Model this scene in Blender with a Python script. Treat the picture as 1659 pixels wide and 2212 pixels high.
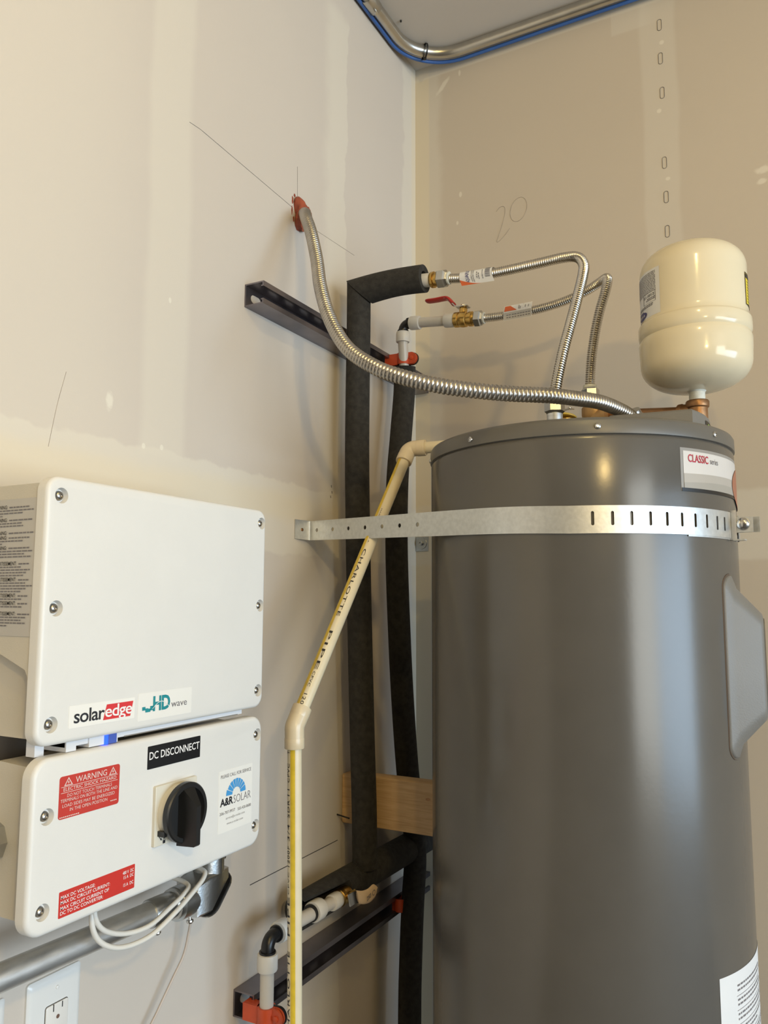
import bpy, bmesh, math, random
from mathutils import Vector, Matrix
random.seed(7)
PI = math.pi
for o in list(bpy.data.objects):
    bpy.data.objects.remove(o)
scn = bpy.context.scene
COL = scn.collection

# ---------------------------------------------------------------- camera, world, lights, exposure
cam = bpy.data.objects.new('camera', bpy.data.cameras.new('camera'))
COL.objects.link(cam)
cam.data.sensor_fit = 'HORIZONTAL'
cam.data.sensor_width = 36.0
cam.data.lens = 36.0 * 1705.9 / 1659.0
cam.data.clip_start = 0.02
cam.matrix_world = Matrix(((0.8805, 0.0507, 0.4713, 0.8595), (0.4740, -0.1008, -0.8748, -1.7630),
                           (0.0032, 0.9936, -0.1128, 1.2970), (0, 0, 0, 1)))
scn.camera = cam

world = bpy.data.worlds.new('World')
scn.world = world
world.use_nodes = True
bg = world.node_tree.nodes['Background']
bg.inputs['Color'].default_value = (0.70, 0.83, 1.0, 1)
bg.inputs['Strength'].default_value = 2.2


def light(name, kind, loc, energy, color, **kw):
    L = bpy.data.lights.new(name, kind)
    L.energy = energy
    L.color = color
    for k, v in kw.items():
        setattr(L, k, v)
    o = bpy.data.objects.new(name, L)
    o.location = loc
    COL.objects.link(o)
    return o


# ceiling bulb above the viewer, and a work lamp a little above head height behind the viewer
light('ceiling_bulb', 'POINT', (1.15, -1.85, 2.60), 15.0, (1.0, 0.76, 0.28), shadow_soft_size=0.022)
light('work_lamp', 'POINT', (1.75, -2.30, 2.02), 38.0, (1.0, 0.70, 0.27), shadow_soft_size=0.040)
# daylight through the open garage door in the right wall
day = light('door_daylight', 'AREA', (5.16, -1.20, 0.96), 105.0, (0.56, 0.78, 1.0), shape='RECTANGLE', size=1.86, size_y=2.28)
day.rotation_euler = (0, PI / 2, 0)
# soft fill light, added in front of the solid part of the right wall
fill_area = light('fill_light', 'AREA', (5.16, -3.40, 1.30), 130.0, (0.97, 1.0, 0.96), shape='RECTANGLE', size=2.50, size_y=2.00)
fill_area.rotation_euler = (0, PI / 2, 0)

scn.view_settings.view_transform = 'Standard'
scn.view_settings.look = 'None'
scn.view_settings.gamma = 1.0
scn.view_settings.use_curve_mapping = False
scn.view_settings.exposure = 0.0
try:
    scn.cycles.use_denoising = True
    scn.cycles.max_bounces = 10
    scn.cycles.sample_clamp_indirect = 6.0
except Exception:
    pass


# ---------------------------------------------------------------- mesh helpers
def V(*a):
    return Vector(a)


def perp(d):
    d = d.normalized()
    a = V(0, 0, 1) if abs(d.z) < 0.9 else V(1, 0, 0)
    u = d.cross(a).normalized()
    return u, d.cross(u).normalized()


class MB:
    def __init__(self):
        self.v, self.f = [], []

    def add(self, vs, fs):
        n = len(self.v)
        self.v += [Vector(p) for p in vs]
        self.f += [tuple(i + n for i in f) for f in fs]
        return self

    def box(self, x0, x1, y0, y1, z0, z1):
        vs = [(x, y, z) for x in (x0, x1) for y in (y0, y1) for z in (z0, z1)]
        return self.add(vs, [(0, 1, 3, 2), (4, 6, 7, 5), (0, 4, 5, 1), (2, 3, 7, 6), (0, 2, 6, 4), (1, 5, 7, 3)])

    def obox(self, c, ax, ay, az, sx, sy, sz):
        c = Vector(c)
        vs = [c + ax * (i * sx / 2) + ay * (j * sy / 2) + az * (k * sz / 2) for i in (-1, 1) for j in (-1, 1) for k in (-1, 1)]
        return self.add(vs, [(0, 1, 3, 2), (4, 6, 7, 5), (0, 4, 5, 1), (2, 3, 7, 6), (0, 2, 6, 4), (1, 5, 7, 3)])

    def loops(self, rings, cap0=True, cap1=True, closed=True):
        n = len(rings[0])
        vs = [p for r in rings for p in r]
        fs = []
        m = n if closed else n - 1
        for k in range(len(rings) - 1):
            for i in range(m):
                j = (i + 1) % n
                fs.append((k * n + i, k * n + j, (k + 1) * n + j, (k + 1) * n + i))
        if cap0 and closed:
            fs.append(tuple(range(n - 1, -1, -1)))
        if cap1 and closed:
            fs.append(tuple(range((len(rings) - 1) * n, len(rings) * n)))
        return self.add(vs, fs)

    def lathe(self, prof, o, d, n=32, cap0=True, cap1=True, ref=None):
        """prof: (radius, height along d)"""
        o, d = Vector(o), Vector(d).normalized()
        if ref is None:
            u, w = perp(d)
        else:
            u = Vector(ref); u = (u - d * u.dot(d)).normalized(); w = d.cross(u)
        rings = [[o + d * h + (u * math.cos(2 * PI * i / n) + w * math.sin(2 * PI * i / n)) * max(r, 1e-5) for i in range(n)] for r, h in prof]
        return self.loops(rings, cap0, cap1)

    def cyl(self, p0, p1, r, n=24, r1=None):
        p0, p1 = Vector(p0), Vector(p1)
        return self.lathe([(r, 0), (r if r1 is None else r1, (p1 - p0).length)], p0, p1 - p0, n)

    def prism(self, poly, o, u, v, w, depth):
        o, u, v, w = Vector(o), Vector(u), Vector(v), Vector(w)
        a = [o + u * p[0] + v * p[1] for p in poly]
        b = [p + w * depth for p in a]
        return self.loops([a, b])

    def tube(self, path, r, n=20, caps=True, rfun=None, closed=False):
        pts = [Vector(p) for p in path]
        N = len(pts)
        tan = []
        for i in range(N):
            a = pts[(i - 1) % N if closed else max(i - 1, 0)]
            b = pts[(i + 1) % N if closed else min(i + 1, N - 1)]
            tan.append((b - a).normalized())
        u, _ = perp(tan[0])
        rings, s = [], 0.0
        for i in range(N):
            if i:
                s += (pts[i] - pts[i - 1]).length
            u = (u - tan[i] * u.dot(tan[i])).normalized()
            w = tan[i].cross(u)
            ring = []
            for k in range(n):
                a = 2 * PI * k / n
                rr = r if rfun is None else rfun(s, a)
                ring.append(pts[i] + (u * math.cos(a) + w * math.sin(a)) * rr)
            rings.append(ring)
        if closed:
            rings.append(rings[0])
            return self.loops(rings, False, False)
        return self.loops(rings, caps, caps)

    def sphere(self, c, r, n=20, m=12, sx=1, sy=1, sz=1):
        c = Vector(c)
        rings = []
        for j in range(m + 1):
            t = -PI / 2 + PI * j / m
            rings.append([c + V(math.cos(t) * math.cos(2 * PI * i / n) * r * sx, math.cos(t) * math.sin(2 * PI * i / n) * r * sy, math.sin(t) * r * sz) for i in range(n)])
        return self.loops(rings, True, True)


def spline(pts, step=0.004, closed=False):
    P = [Vector(p) for p in pts]
    out = []
    n = len(P)
    for i in range(n - 1):
        p0 = P[i - 1] if i else P[0] * 2 - P[1]
        p1, p2 = P[i], P[i + 1]
        p3 = P[i + 2] if i + 2 < n else P[-1] * 2 - P[-2]
        k = 24
        for j in range(k):
            t = j / k
            out.append(0.5 * ((2 * p1) + (p2 - p0) * t + (2 * p0 - 5 * p1 + 4 * p2 - p3) * t * t + (3 * p1 - p0 - 3 * p2 + p3) * t ** 3))
    out.append(P[-1])
    # resample evenly
    acc = [0.0]
    for a, b in zip(out, out[1:]):
        acc.append(acc[-1] + (b - a).length)
    m = max(2, int(round(acc[-1] / step)))
    res, k = [], 0
    for i in range(m + 1):
        s = acc[-1] * i / m
        while k < len(acc) - 2 and acc[k + 1] < s:
            k += 1
        t = (s - acc[k]) / max(acc[k + 1] - acc[k], 1e-9)
        res.append(out[k].lerp(out[k + 1], t))
    return res


def fillet(pts, r, n=8):
    """polyline with rounded corners"""
    P = [Vector(p) for p in pts]
    out = [P[0]]
    for i in range(1, len(P) - 1):
        a, b, c = P[i - 1], P[i], P[i + 1]
        u, w = (a - b).normalized(), (c - b).normalized()
        ang = u.angle(w)
        t = r / math.tan(ang / 2)
        ce = b + (u + w).normalized() * (r / math.sin(ang / 2))
        s, e = b + u * t - ce, b + w * t - ce
        tot = s.angle(e)
        ax = s.cross(e).normalized()
        for k in range(n + 1):
            out.append(ce + Matrix.Rotation(tot * k / n, 3, ax) @ s)
    out.append(P[-1])
    return out


def rrect(w, h, r, n=6):
    pts = []
    for cx, cy, a0 in ((w / 2 - r, h / 2 - r, 0), (-w / 2 + r, h / 2 - r, 90), (-w / 2 + r, -h / 2 + r, 180), (w / 2 - r, -h / 2 + r, 270)):
        for k in range(n + 1):
            a = math.radians(a0 + 90 * k / n)
            pts.append((cx + r * math.cos(a), cy + r * math.sin(a)))
    return pts


BASE = {}


def mesh_from(name, mb, mat, base, smooth=35):
    me = bpy.data.meshes.new(name)
    me.from_pydata([tuple(p - base) for p in mb.v], [], mb.f)
    bm = bmesh.new()
    bm.from_mesh(me)
    bmesh.ops.recalc_face_normals(bm, faces=bm.faces)
    bm.to_mesh(me)
    bm.free()
    if mat:
        me.materials.append(mat)
    if smooth:
        me.polygons.foreach_set('use_smooth', [True] * len(me.polygons))
        me.set_sharp_from_angle(angle=math.radians(smooth))
    return me


def obj(name, mb, mat, parent=None, smooth=35, label=None, kind=None):
    if parent is not None:
        base = BASE[parent.name]
    else:
        lo = Vector([min(p[i] for p in mb.v) for i in range(3)])
        hi = Vector([max(p[i] for p in mb.v) for i in range(3)])
        base = V((lo.x + hi.x) / 2, (lo.y + hi.y) / 2, lo.z)
    o = bpy.data.objects.new(name, mesh_from(name, mb, mat, base, smooth))
    COL.objects.link(o)
    if parent is not None:
        o.parent = parent
    else:
        o.location = base
    BASE[o.name] = base
    if label:
        o['label'] = label
    if kind:
        o['kind'] = kind
    return o


def tag(o, label, cat, group=None):
    o['label'] = label
    o['category'] = cat
    if group:
        o['group'] = group
    return o


def thing(name, label, cat, loc, group=None):
    o = bpy.data.objects.new(name, None)
    o.empty_display_size = 0.05
    COL.objects.link(o)
    o.location = loc
    BASE[o.name] = Vector(loc)
    return tag(o, label, cat, group)


def place(name, me, parent, loc, rot=None):
    """a copy sharing mesh data, at world position loc, under parent"""
    o = bpy.data.objects.new(name, me)
    COL.objects.link(o)
    o.parent = parent
    o.location = Vector(loc) - BASE[parent.name]
    if rot is not None:
        o.rotation_euler = rot
    BASE[o.name] = Vector(loc)
    return o


def cut(o, mb):
    """subtract mb (world coordinates) from mesh object o, for real holes"""
    base = BASE[o.name]
    me = mesh_from('cutter', mb, None, base, 0)
    c = bpy.data.objects.new('cutter', me)
    COL.objects.link(c)
    c.location = o.location
    c.parent = o.parent
    m = o.modifiers.new('cut', 'BOOLEAN')
    m.object = c
    m.operation = 'DIFFERENCE'
    m.solver = 'EXACT'
    dg = bpy.context.evaluated_depsgraph_get()
    new = bpy.data.meshes.new_from_object(o.evaluated_get(dg))
    o.modifiers.clear()
    old = o.data
    o.data = new
    bpy.data.meshes.remove(old)
    bpy.data.objects.remove(c)
    bpy.data.meshes.remove(me)
    new.polygons.foreach_set('use_smooth', [True] * len(new.polygons))
    new.set_sharp_from_angle(angle=math.radians(35))


# ---------------------------------------------------------------- lettering
def glyphs(body, bold=0.0, shear=0.0, space=1.0):
    cu = bpy.data.curves.new('glyphs', 'FONT')
    cu.body = body
    cu.size = 1.0
    cu.offset = bold
    cu.shear = shear
    cu.space_character = space
    cu.resolution_u = 3
    o = bpy.data.objects.new('glyphs', cu)
    COL.objects.link(o)
    dg = bpy.context.evaluated_depsgraph_get()
    me = bpy.data.meshes.new_from_object(o.evaluated_get(dg))
    vs = [(p.co.x, p.co.y) for p in me.vertices]
    fs = [tuple(p.vertices) for p in me.polygons]
    bpy.data.objects.remove(o)
    bpy.data.curves.remove(cu)
    bpy.data.meshes.remove(me)
    return vs, fs


def letters(mb, body, u0, u1, v0, v1, fn, bold=0.0, shear=0.0, space=1.0):
    """fit the words into the box u0..u1, v0..v1 (full glyph extents) and map with fn(u, v)"""
    vs, fs = glyphs(body, bold, shear, space)
    if not vs:
        return
    ax, bx = min(p[0] for p in vs), max(p[0] for p in vs)
    ay, by = min(p[1] for p in vs), max(p[1] for p in vs)
    mb.add([fn(u0 + (p[0] - ax) / (bx - ax) * (u1 - u0), v0 + (p[1] - ay) / max(by - ay, 1e-6) * (v1 - v0)) for p in vs], fs)


# ---------------------------------------------------------------- materials
def nodes_of(name):
    m = bpy.data.materials.new(name)
    m.use_nodes = True
    return m, m.node_tree, m.node_tree.nodes['Principled BSDF']


def noise(nt, scale, detail=3, coord='Object', dims=None):
    tc = nt.nodes.new('ShaderNodeTexCoord')
    n = nt.nodes.new('ShaderNodeTexNoise')
    n.inputs['Scale'].default_value = scale
    n.inputs['Detail'].default_value = detail
    if dims:
        mp = nt.nodes.new('ShaderNodeMapping')
        mp.inputs['Scale'].default_value = dims
        nt.links.new(tc.outputs[coord], mp.inputs['Vector'])
        nt.links.new(mp.outputs['Vector'], n.inputs['Vector'])
    else:
        nt.links.new(tc.outputs[coord], n.inputs['Vector'])
    return n.outputs['Fac']


def ramp(nt, fac, c0, c1, p0=0.35, p1=0.65):
    r = nt.nodes.new('ShaderNodeValToRGB')
    r.color_ramp.elements[0].position = p0
    r.color_ramp.elements[1].position = p1
    r.color_ramp.elements[0].color = (*c0, 1)
    r.color_ramp.elements[1].color = (*c1, 1)
    nt.links.new(fac, r.inputs['Fac'])
    return r.outputs['Color']


def pm(name, col, rough=0.5, metal=0.0, vary=0.06, vscale=14, bump=0.0, bscale=300, dims=None, coat=0.0, emit=None, spec=None, sss=0.0, trans=0.0):
    m, nt, b = nodes_of(name)
    c0 = tuple(max(0, x * (1 - vary)) for x in col)
    c1 = tuple(min(1, x * (1 + vary)) for x in col)
    nt.links.new(ramp(nt, noise(nt, vscale, 4, dims=dims), c0, c1), b.inputs['Base Color'])
    b.inputs['Roughness'].default_value = rough
    b.inputs['Metallic'].default_value = metal
    if coat:
        b.inputs['Coat Weight'].default_value = coat
        b.inputs['Coat Roughness'].default_value = 0.12
    if spec is not None:
        b.inputs['Specular IOR Level'].default_value = spec
    if sss:
        b.inputs['Subsurface Weight'].default_value = sss
        b.inputs['Subsurface Radius'].default_value = (0.01, 0.01, 0.01)
    if trans:
        b.inputs['Transmission Weight'].default_value = trans
    if bump:
        bp = nt.nodes.new('ShaderNodeBump')
        bp.inputs['Strength'].default_value = bump
        bp.inputs['Distance'].default_value = 0.001
        nt.links.new(noise(nt, bscale, 3, dims=dims), bp.inputs['Height'])
        nt.links.new(bp.outputs['Normal'], b.inputs['Normal'])
    if emit:
        b.inputs['Emission Color'].default_value = (*emit[0], 1)
        b.inputs['Emission Strength'].default_value = emit[1]
    return m


class NX:
    """tiny expression helper for wall masks in metres"""
    def __init__(self, nt):
        self.nt = nt
        g = nt.nodes.new('ShaderNodeNewGeometry')
        s = nt.nodes.new('ShaderNodeSeparateXYZ')
        nt.links.new(g.outputs['Position'], s.inputs[0])
        self.pos = g.outputs['Position']
        self.x, self.y, self.z = s.outputs

    def m(self, op, *a):
        n = self.nt.nodes.new('ShaderNodeMath')
        n.operation = op
        for i, v in enumerate(a):
            if isinstance(v, (int, float)):
                n.inputs[i].default_value = v
            else:
                self.nt.links.new(v, n.inputs[i])
        return n.outputs[0]

    def noise(self, scale, detail=2, amp=1.0):
        n = self.nt.nodes.new('ShaderNodeTexNoise')
        n.inputs['Scale'].default_value = scale
        n.inputs['Detail'].default_value = detail
        self.nt.links.new(self.pos, n.inputs['Vector'])
        return self.m('MULTIPLY', self.m('SUBTRACT', n.outputs['Fac'], 0.5), amp)

    def step(self, c, e, soft):
        n = self.nt.nodes.new('ShaderNodeMapRange')
        n.interpolation_type = 'SMOOTHSTEP'
        self.nt.links.new(c, n.inputs['Value'])
        n.inputs['From Min'].default_value = e - soft
        n.inputs['From Max'].default_value = e + soft
        return n.outputs['Result']

    def band(self, c, lo, hi, soft=0.006, soft2=None):
        a = self.step(c, lo, soft)
        b = self.m('SUBTRACT', 1.0, self.step(c, hi, soft2 or soft))
        return self.m('MULTIPLY', a, b)

    def spot(self, a, b, ca, cb, ra, rb, soft=0.4, wob=None):
        da = self.m('DIVIDE', self.m('SUBTRACT', a, ca), ra)
        db = self.m('DIVIDE', self.m('SUBTRACT', b, cb), rb)
        d = self.m('SQRT', self.m('ADD', self.m('MULTIPLY', da, da), self.m('MULTIPLY', db, db)))
        if wob is not None:
            d = self.m('ADD', d, wob)
        return self.m('SUBTRACT', 1.0, self.step(d, 1.0, soft))

    def mix(self, fac, a, b):
        n = self.nt.nodes.new('ShaderNodeMix')
        n.data_type = 'RGBA'
        if isinstance(fac, (int, float)):
            n.inputs[0].default_value = fac
        else:
            self.nt.links.new(fac, n.inputs[0])
        for i, v in ((6, a), (7, b)):
            if isinstance(v, tuple):
                n.inputs[i].default_value = (*v, 1)
            else:
                self.nt.links.new(v, n.inputs[i])
        return n.outputs[2]


PAPER = (0.570, 0.508, 0.440)
MUD = (0.655, 0.600, 0.505)
MUDY = (0.665, 0.575, 0.420)


def wall_material(name, layers, paper=PAPER):
    m, nt, b = nodes_of(name)
    X = NX(nt)
    base = X.mix(X.m('ADD', X.noise(3.0, 3, 0.9), 0.5), tuple(c * 0.965 for c in paper), tuple(min(1, c * 1.035) for c in paper))
    col, hgt = layers(X, base)
    nt.links.new(col, b.inputs['Base Color'])
    b.inputs['Roughness'].default_value = 0.85
    b.inputs['Specular IOR Level'].default_value = 0.25
    bp = nt.nodes.new('ShaderNodeBump')
    bp.inputs['Strength'].default_value = 0.35
    bp.inputs['Distance'].default_value = 0.0015
    h = X.m('ADD', X.noise(420, 3, 0.16), X.noise(60, 2, 0.10))
    if hgt is not None:
        h = X.m('ADD', h, hgt)
    nt.links.new(h, bp.inputs['Height'])
    nt.links.new(bp.outputs['Normal'], b.inputs['Normal'])
    return m


def left_layers(X, col):
    n1, n2 = X.noise(7, 2, 0.045), X.noise(34, 2, 0.018)
    wy = X.m('ADD', X.y, X.m('ADD', n1, n2))
    wz = X.m('ADD', X.z, X.m('ADD', X.noise(5, 3, 0.035), n2))
    above = X.step(X.z, 1.515, 0.01)
    stud = X.m('MULTIPLY', X.band(X.m('ADD', X.y, X.noise(4, 2, 0.03)), -0.925, -0.835, 0.010), above)
    s2 = X.m('MULTIPLY', X.band(wy, -0.430, -0.347, 0.022, 0.003), X.m('SUBTRACT', 1.0, X.step(wz, 2.60, 0.02)))
    corner = X.step(wy, -0.072, 0.006)
    joint = X.band(wz, 1.385, 1.520, 0.004, 0.003)
    core = X.band(X.m('ADD', X.z, X.noise(9, 3, 0.03)), 1.448, 1.500, 0.014)
    far = X.m('MULTIPLY', X.m('SUBTRACT', 1.0, X.step(X.y, -0.98, 0.10)), X.m('MULTIPLY', above, 0.3))
    col = X.mix(X.m('MULTIPLY', stud, 0.55), col, MUD)
    col = X.mix(far, col, MUD)
    col = X.mix(X.m('MULTIPLY', s2, 0.7), col, MUD)
    col = X.mix(X.m('MULTIPLY', corner, 0.7), col, MUD)
    col = X.mix(X.m('MULTIPLY', X.step(X.y, -0.022, 0.004), 0.6), col, MUDY)
    col = X.mix(X.m('MULTIPLY', joint, 0.75), col, MUD)
    col = X.mix(X.m('MULTIPLY', core, 0.55), col, MUDY)
    low = X.m('SUBTRACT', 1.0, X.step(X.z, 1.385, 0.01))
    col = X.mix(X.m('MULTIPLY', X.m('MULTIPLY', X.band(wy, -0.56, -0.45, 0.03), low), 0.35), col, MUD)
    wob = X.noise(90, 3, 1.6)
    dots = X.m('MAXIMUM', X.spot(X.y, X.z, -0.986, 1.578, 0.0055, 0.0125, 0.35, wob),
               X.m('MAXIMUM', X.spot(X.y, X.z, -0.919, 1.525, 0.0035, 0.0042, 0.2, None), X.spot(X.y, X.z, -0.882, 1.529, 0.0035, 0.0042, 0.2, None)))
    dots = X.m('MAXIMUM', dots, X.spot(X.y, X.z, -0.875, 1.764, 0.003, 0.0045, 0.2, None))
    col = X.mix(X.m('MULTIPLY', dots, 0.55), col, (0.78, 0.74, 0.63))
    hgt = X.m('ADD', X.m('MULTIPLY', s2, 0.15), X.m('MULTIPLY', joint, 0.2))
    return col, hgt


def back_layers(X, col):
    n1, n2 = X.noise(8, 2, 0.03), X.noise(34, 2, 0.014)
    wx = X.m('ADD', X.x, X.m('ADD', n1, n2))
    wz = X.m('ADD', X.z, X.m('ADD', X.noise(5, 3, 0.03), n2))
    c1 = X.m('SUBTRACT', 1.0, X.step(X.x, 0.040, 0.003))
    c2 = X.m('SUBTRACT', 1.0, X.step(wx, 0.072, 0.012))
    top = X.step(X.m('ADD', X.z, X.noise(3, 2, 0.008)), 2.667, 0.003)
    patch = X.m('MULTIPLY', X.band(X.x, 0.512, 0.60, 0.002, 0.02), X.step(X.z, 2.617, 0.004))
    stud = X.band(X.m('ADD', X.x, X.noise(4, 2, 0.03)), 0.578, 0.655, 0.006)
    joint = X.band(wz, 1.385, 1.530, 0.006)
    col = X.mix(X.m('MULTIPLY', c2, 0.5), col, MUD)
    col = X.mix(X.m('MULTIPLY', c1, 0.8), col, MUDY)
    col = X.mix(X.m('MULTIPLY', top, 0.55), col, MUD)
    col = X.mix(X.m('MULTIPLY', patch, 0.4), col, MUD)
    col = X.mix(X.m('MULTIPLY', stud, 0.4), col, MUD)
    col = X.mix(X.m('MULTIPLY', joint, 0.6), col, MUD)
    wob = X.noise(80, 3, 1.4)
    dots = X.spot(X.x, X.z, 0.127, 2.324, 0.004, 0.007, 0.2, None)
    for cx, cz, rx, rz in ((0.623, 2.563, 0.005, 0.005), (0.612, 2.40, 0.005, 0.005), (0.625, 2.235, 0.005, 0.004), (0.127, 2.655, 0.003, 0.008), (0.118, 2.25, 0.003, 0.005)):
        dots = X.m('MAXIMUM', dots, X.spot(X.x, X.z, cx, cz, rx, rz, 0.3, None))
    smear = X.spot(X.m('ADD', X.m('MULTIPLY', X.x, 0.75), X.m('MULTIPLY', X.z, -0.66)), X.m('ADD', X.m('MULTIPLY', X.x, 0.66), X.m('MULTIPLY', X.z, 0.75)), -1.678, 2.028, 0.006, 0.024, 0.4, wob)
    smear = X.m('MAXIMUM', smear, X.spot(X.x, X.z, 0.815, 2.205, 0.014, 0.007, 0.4, wob))
    smear = X.m('MAXIMUM', smear, X.spot(X.x, X.z, 0.812, 2.180, 0.010, 0.006, 0.4, wob))
    col = X.mix(X.m('MULTIPLY', X.m('MAXIMUM', dots, smear), 0.6), col, (0.76, 0.70, 0.58))
    hgt = X.m('ADD', X.m('MULTIPLY', top, 0.12), X.m('MULTIPLY', joint, 0.2))
    return col, hgt


M = {}
M['wall_left'] = wall_material('drywall left', left_layers)
M['wall_back'] = wall_material('drywall back', back_layers, (0.545, 0.468, 0.372))
M['ceiling'] = wall_material('drywall ceiling', lambda X, c: (c, None), (0.56, 0.51, 0.45))
M['plain'] = wall_material('drywall plain', lambda X, c: (c, None), (0.10, 0.09, 0.08))
M['wallglimpse'] = pm('drywall in slot', (0.50, 0.45, 0.39), 0.8)
M['floor'] = pm('concrete', (0.085, 0.082, 0.08), 0.7, vary=0.15, vscale=5, bump=0.3, bscale=80)
M['drive'] = pm('driveway', (0.5, 0.5, 0.49), 0.8, vary=0.1, vscale=3)
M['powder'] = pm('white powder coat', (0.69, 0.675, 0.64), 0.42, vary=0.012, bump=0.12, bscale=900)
M['powder_shade'] = pm('white housing with flank shade', (0.55, 0.51, 0.43), 0.55, vary=0.02, bump=0.2, bscale=600)  # flank shade mixed into the white: darker and browner than the covers
M['tray'] = pm('pale translucent plastic', (0.66, 0.67, 0.70), 0.3, vary=0.02)
M['led'] = pm('blue lamp', (0.02, 0.05, 0.9), 0.3, emit=((0.01, 0.06, 1.0), 2.6))
M['ledwin'] = pm('dark blue window', (0.05, 0.09, 0.30), 0.2, emit=((0.02, 0.06, 0.5), 0.25))
M['sticker'] = pm('white sticker', (0.79, 0.77, 0.72), 0.3, vary=0.01)
M['sticker2'] = pm('clear matt sticker', (0.77, 0.75, 0.70), 0.35, vary=0.01)
M['silver_label'] = pm('silver label', (0.47, 0.45, 0.42), 0.5, vary=0.03)
M['red'] = pm('red vinyl', (0.52, 0.030, 0.022), 0.35, vary=0.04)
M['red2'] = pm('red vinyl pale', (0.50, 0.040, 0.030), 0.35, vary=0.04)
M['logored'] = pm('logo red', (0.62, 0.035, 0.04), 0.4, vary=0.02)
M['black_label'] = pm('black vinyl', (0.006, 0.006, 0.007), 0.35, vary=0.1)
M['ink'] = pm('black ink', (0.012, 0.012, 0.016), 0.5, vary=0.1)
M['grey_ink'] = pm('grey ink', (0.16, 0.15, 0.16), 0.5, vary=0.1)
M['pale_ink'] = pm('pale grey ink', (0.36, 0.35, 0.35), 0.5, vary=0.05)
M['white_ink'] = pm('white ink', (0.80, 0.78, 0.76), 0.5, vary=0.02)
M['pink_ink'] = pm('faded white ink', (0.72, 0.55, 0.50), 0.5, vary=0.03)
M['teal'] = pm('teal ink', (0.012, 0.23, 0.26), 0.4, vary=0.03)
M['sky_ink'] = pm('sky blue ink', (0.06, 0.30, 0.62), 0.4, vary=0.04)
M['navy'] = pm('navy ink', (0.03, 0.03, 0.16), 0.4, vary=0.05)
M['crimson'] = pm('crimson ink', (0.42, 0.012, 0.04), 0.4, vary=0.05)
M['orange_ink'] = pm('orange ink', (0.62, 0.12, 0.03), 0.4, vary=0.04)
M['black_plastic'] = pm('black plastic', (0.012, 0.012, 0.013), 0.32, vary=0.1)
M['knob'] = pm('knob plastic', (0.010, 0.010, 0.010), 0.38, vary=0.1)
M['dial'] = pm('switch plate plastic', (0.66, 0.62, 0.52), 0.35, vary=0.02)
M['steel'] = pm('bright steel', (0.62, 0.61, 0.59), 0.22, 1.0, vary=0.1)
M['screwsteel'] = pm('screw steel', (0.42, 0.40, 0.37), 0.25, 1.0, vary=0.1)
M['dark_hole'] = pm('screw recess', (0.20, 0.18, 0.15), 0.6)
M['emt'] = pm('galvanized conduit', (0.70, 0.71, 0.71), 0.40, 0.9, vary=0.12, vscale=30, dims=(1, 1, 6))
M['diecast'] = pm('die cast zinc', (0.52, 0.53, 0.53), 0.30, 1.0, vary=0.08, bump=0.2, bscale=250)
M['ceil_emt'] = pm('ceiling conduit steel', (0.55, 0.53, 0.48), 0.30, 1.0, vary=0.06, vscale=25)
M['galv'] = pm('galvanized strap', (0.60, 0.61, 0.60), 0.42, 0.85, vary=0.06, vscale=150, bump=0.15, bscale=120)
M['flexsteel'] = pm('flexible steel', (0.46, 0.43, 0.39), 0.30, 1.0, vary=0.10, vscale=40)
M['stainless'] = pm('stainless corrugation', (0.62, 0.58, 0.51), 0.20, 1.0, vary=0.06, vscale=40)
M['nickel'] = pm('nickel nut', (0.50, 0.50, 0.48), 0.30, 1.0, vary=0.08)
M['brass'] = pm('brass', (0.58, 0.37, 0.11), 0.30, 1.0, vary=0.18, vscale=30)
M['bronze'] = pm('aged brass', (0.30, 0.16, 0.075), 0.42, 0.8, vary=0.25, vscale=25, bump=0.3, bscale=200)
M['copper'] = pm('brass tee', (0.46, 0.29, 0.13), 0.5, 0.8, vary=0.12, vscale=25, bump=0.3, bscale=200)
M['strut'] = pm('dark zinc strut', (0.20, 0.185, 0.205), 0.33, 0.9, vary=0.35, vscale=6)
M['foam'] = pm('black foam', (0.026, 0.024, 0.021), 0.92, vary=0.3, vscale=90, bump=0.9, bscale=420)
M['pex'] = pm('milky pipe', (0.62, 0.58, 0.52), 0.26, vary=0.03, sss=0.35)
M['fitting'] = pm('white fitting', (0.70, 0.675, 0.625), 0.38, vary=0.02, sss=0.15)
M['clamp'] = pm('orange plastic clamp', (0.56, 0.075, 0.022), 0.38, vary=0.12, vscale=30)
M['redgrip'] = pm('red dipped grip', (0.42, 0.025, 0.018), 0.35, vary=0.05)
M['tangrip'] = pm('tan dipped grip', (0.62, 0.46, 0.30), 0.5, vary=0.05)
M['putty'] = pm('red firestop putty', (0.30, 0.065, 0.03), 0.45, vary=0.2, vscale=60, bump=0.9, bscale=90)
M['tank'] = pm('grey tank paint', (0.092, 0.085, 0.075), 0.22, vary=0.03, bump=0.05, bscale=160, spec=0.5)
M['lid'] = pm('grey lid paint', (0.118, 0.110, 0.096), 0.38, vary=0.03, bump=0.05, bscale=200)
M['greyplastic'] = pm('grey plastic cover', (0.165, 0.157, 0.142), 0.45, vary=0.03, bump=0.25, bscale=500)
M['cream'] = pm('cream enamel', (0.70, 0.62, 0.445), 0.13, vary=0.015, bump=0.05, bscale=90)
M['tanklabel'] = pm('satin white label', (0.60, 0.575, 0.55), 0.35, vary=0.02)
M['lblgrey'] = pm('label grey', (0.40, 0.37, 0.33), 0.4, vary=0.03)
M['lblgrey2'] = pm('label grey dark', (0.33, 0.31, 0.275), 0.4, vary=0.03)
M['lblborder'] = pm('label border', (0.27, 0.255, 0.235), 0.4, vary=0.03)
M['copperprint'] = pm('copper print', (0.36, 0.13, 0.075), 0.4, vary=0.05)
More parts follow.
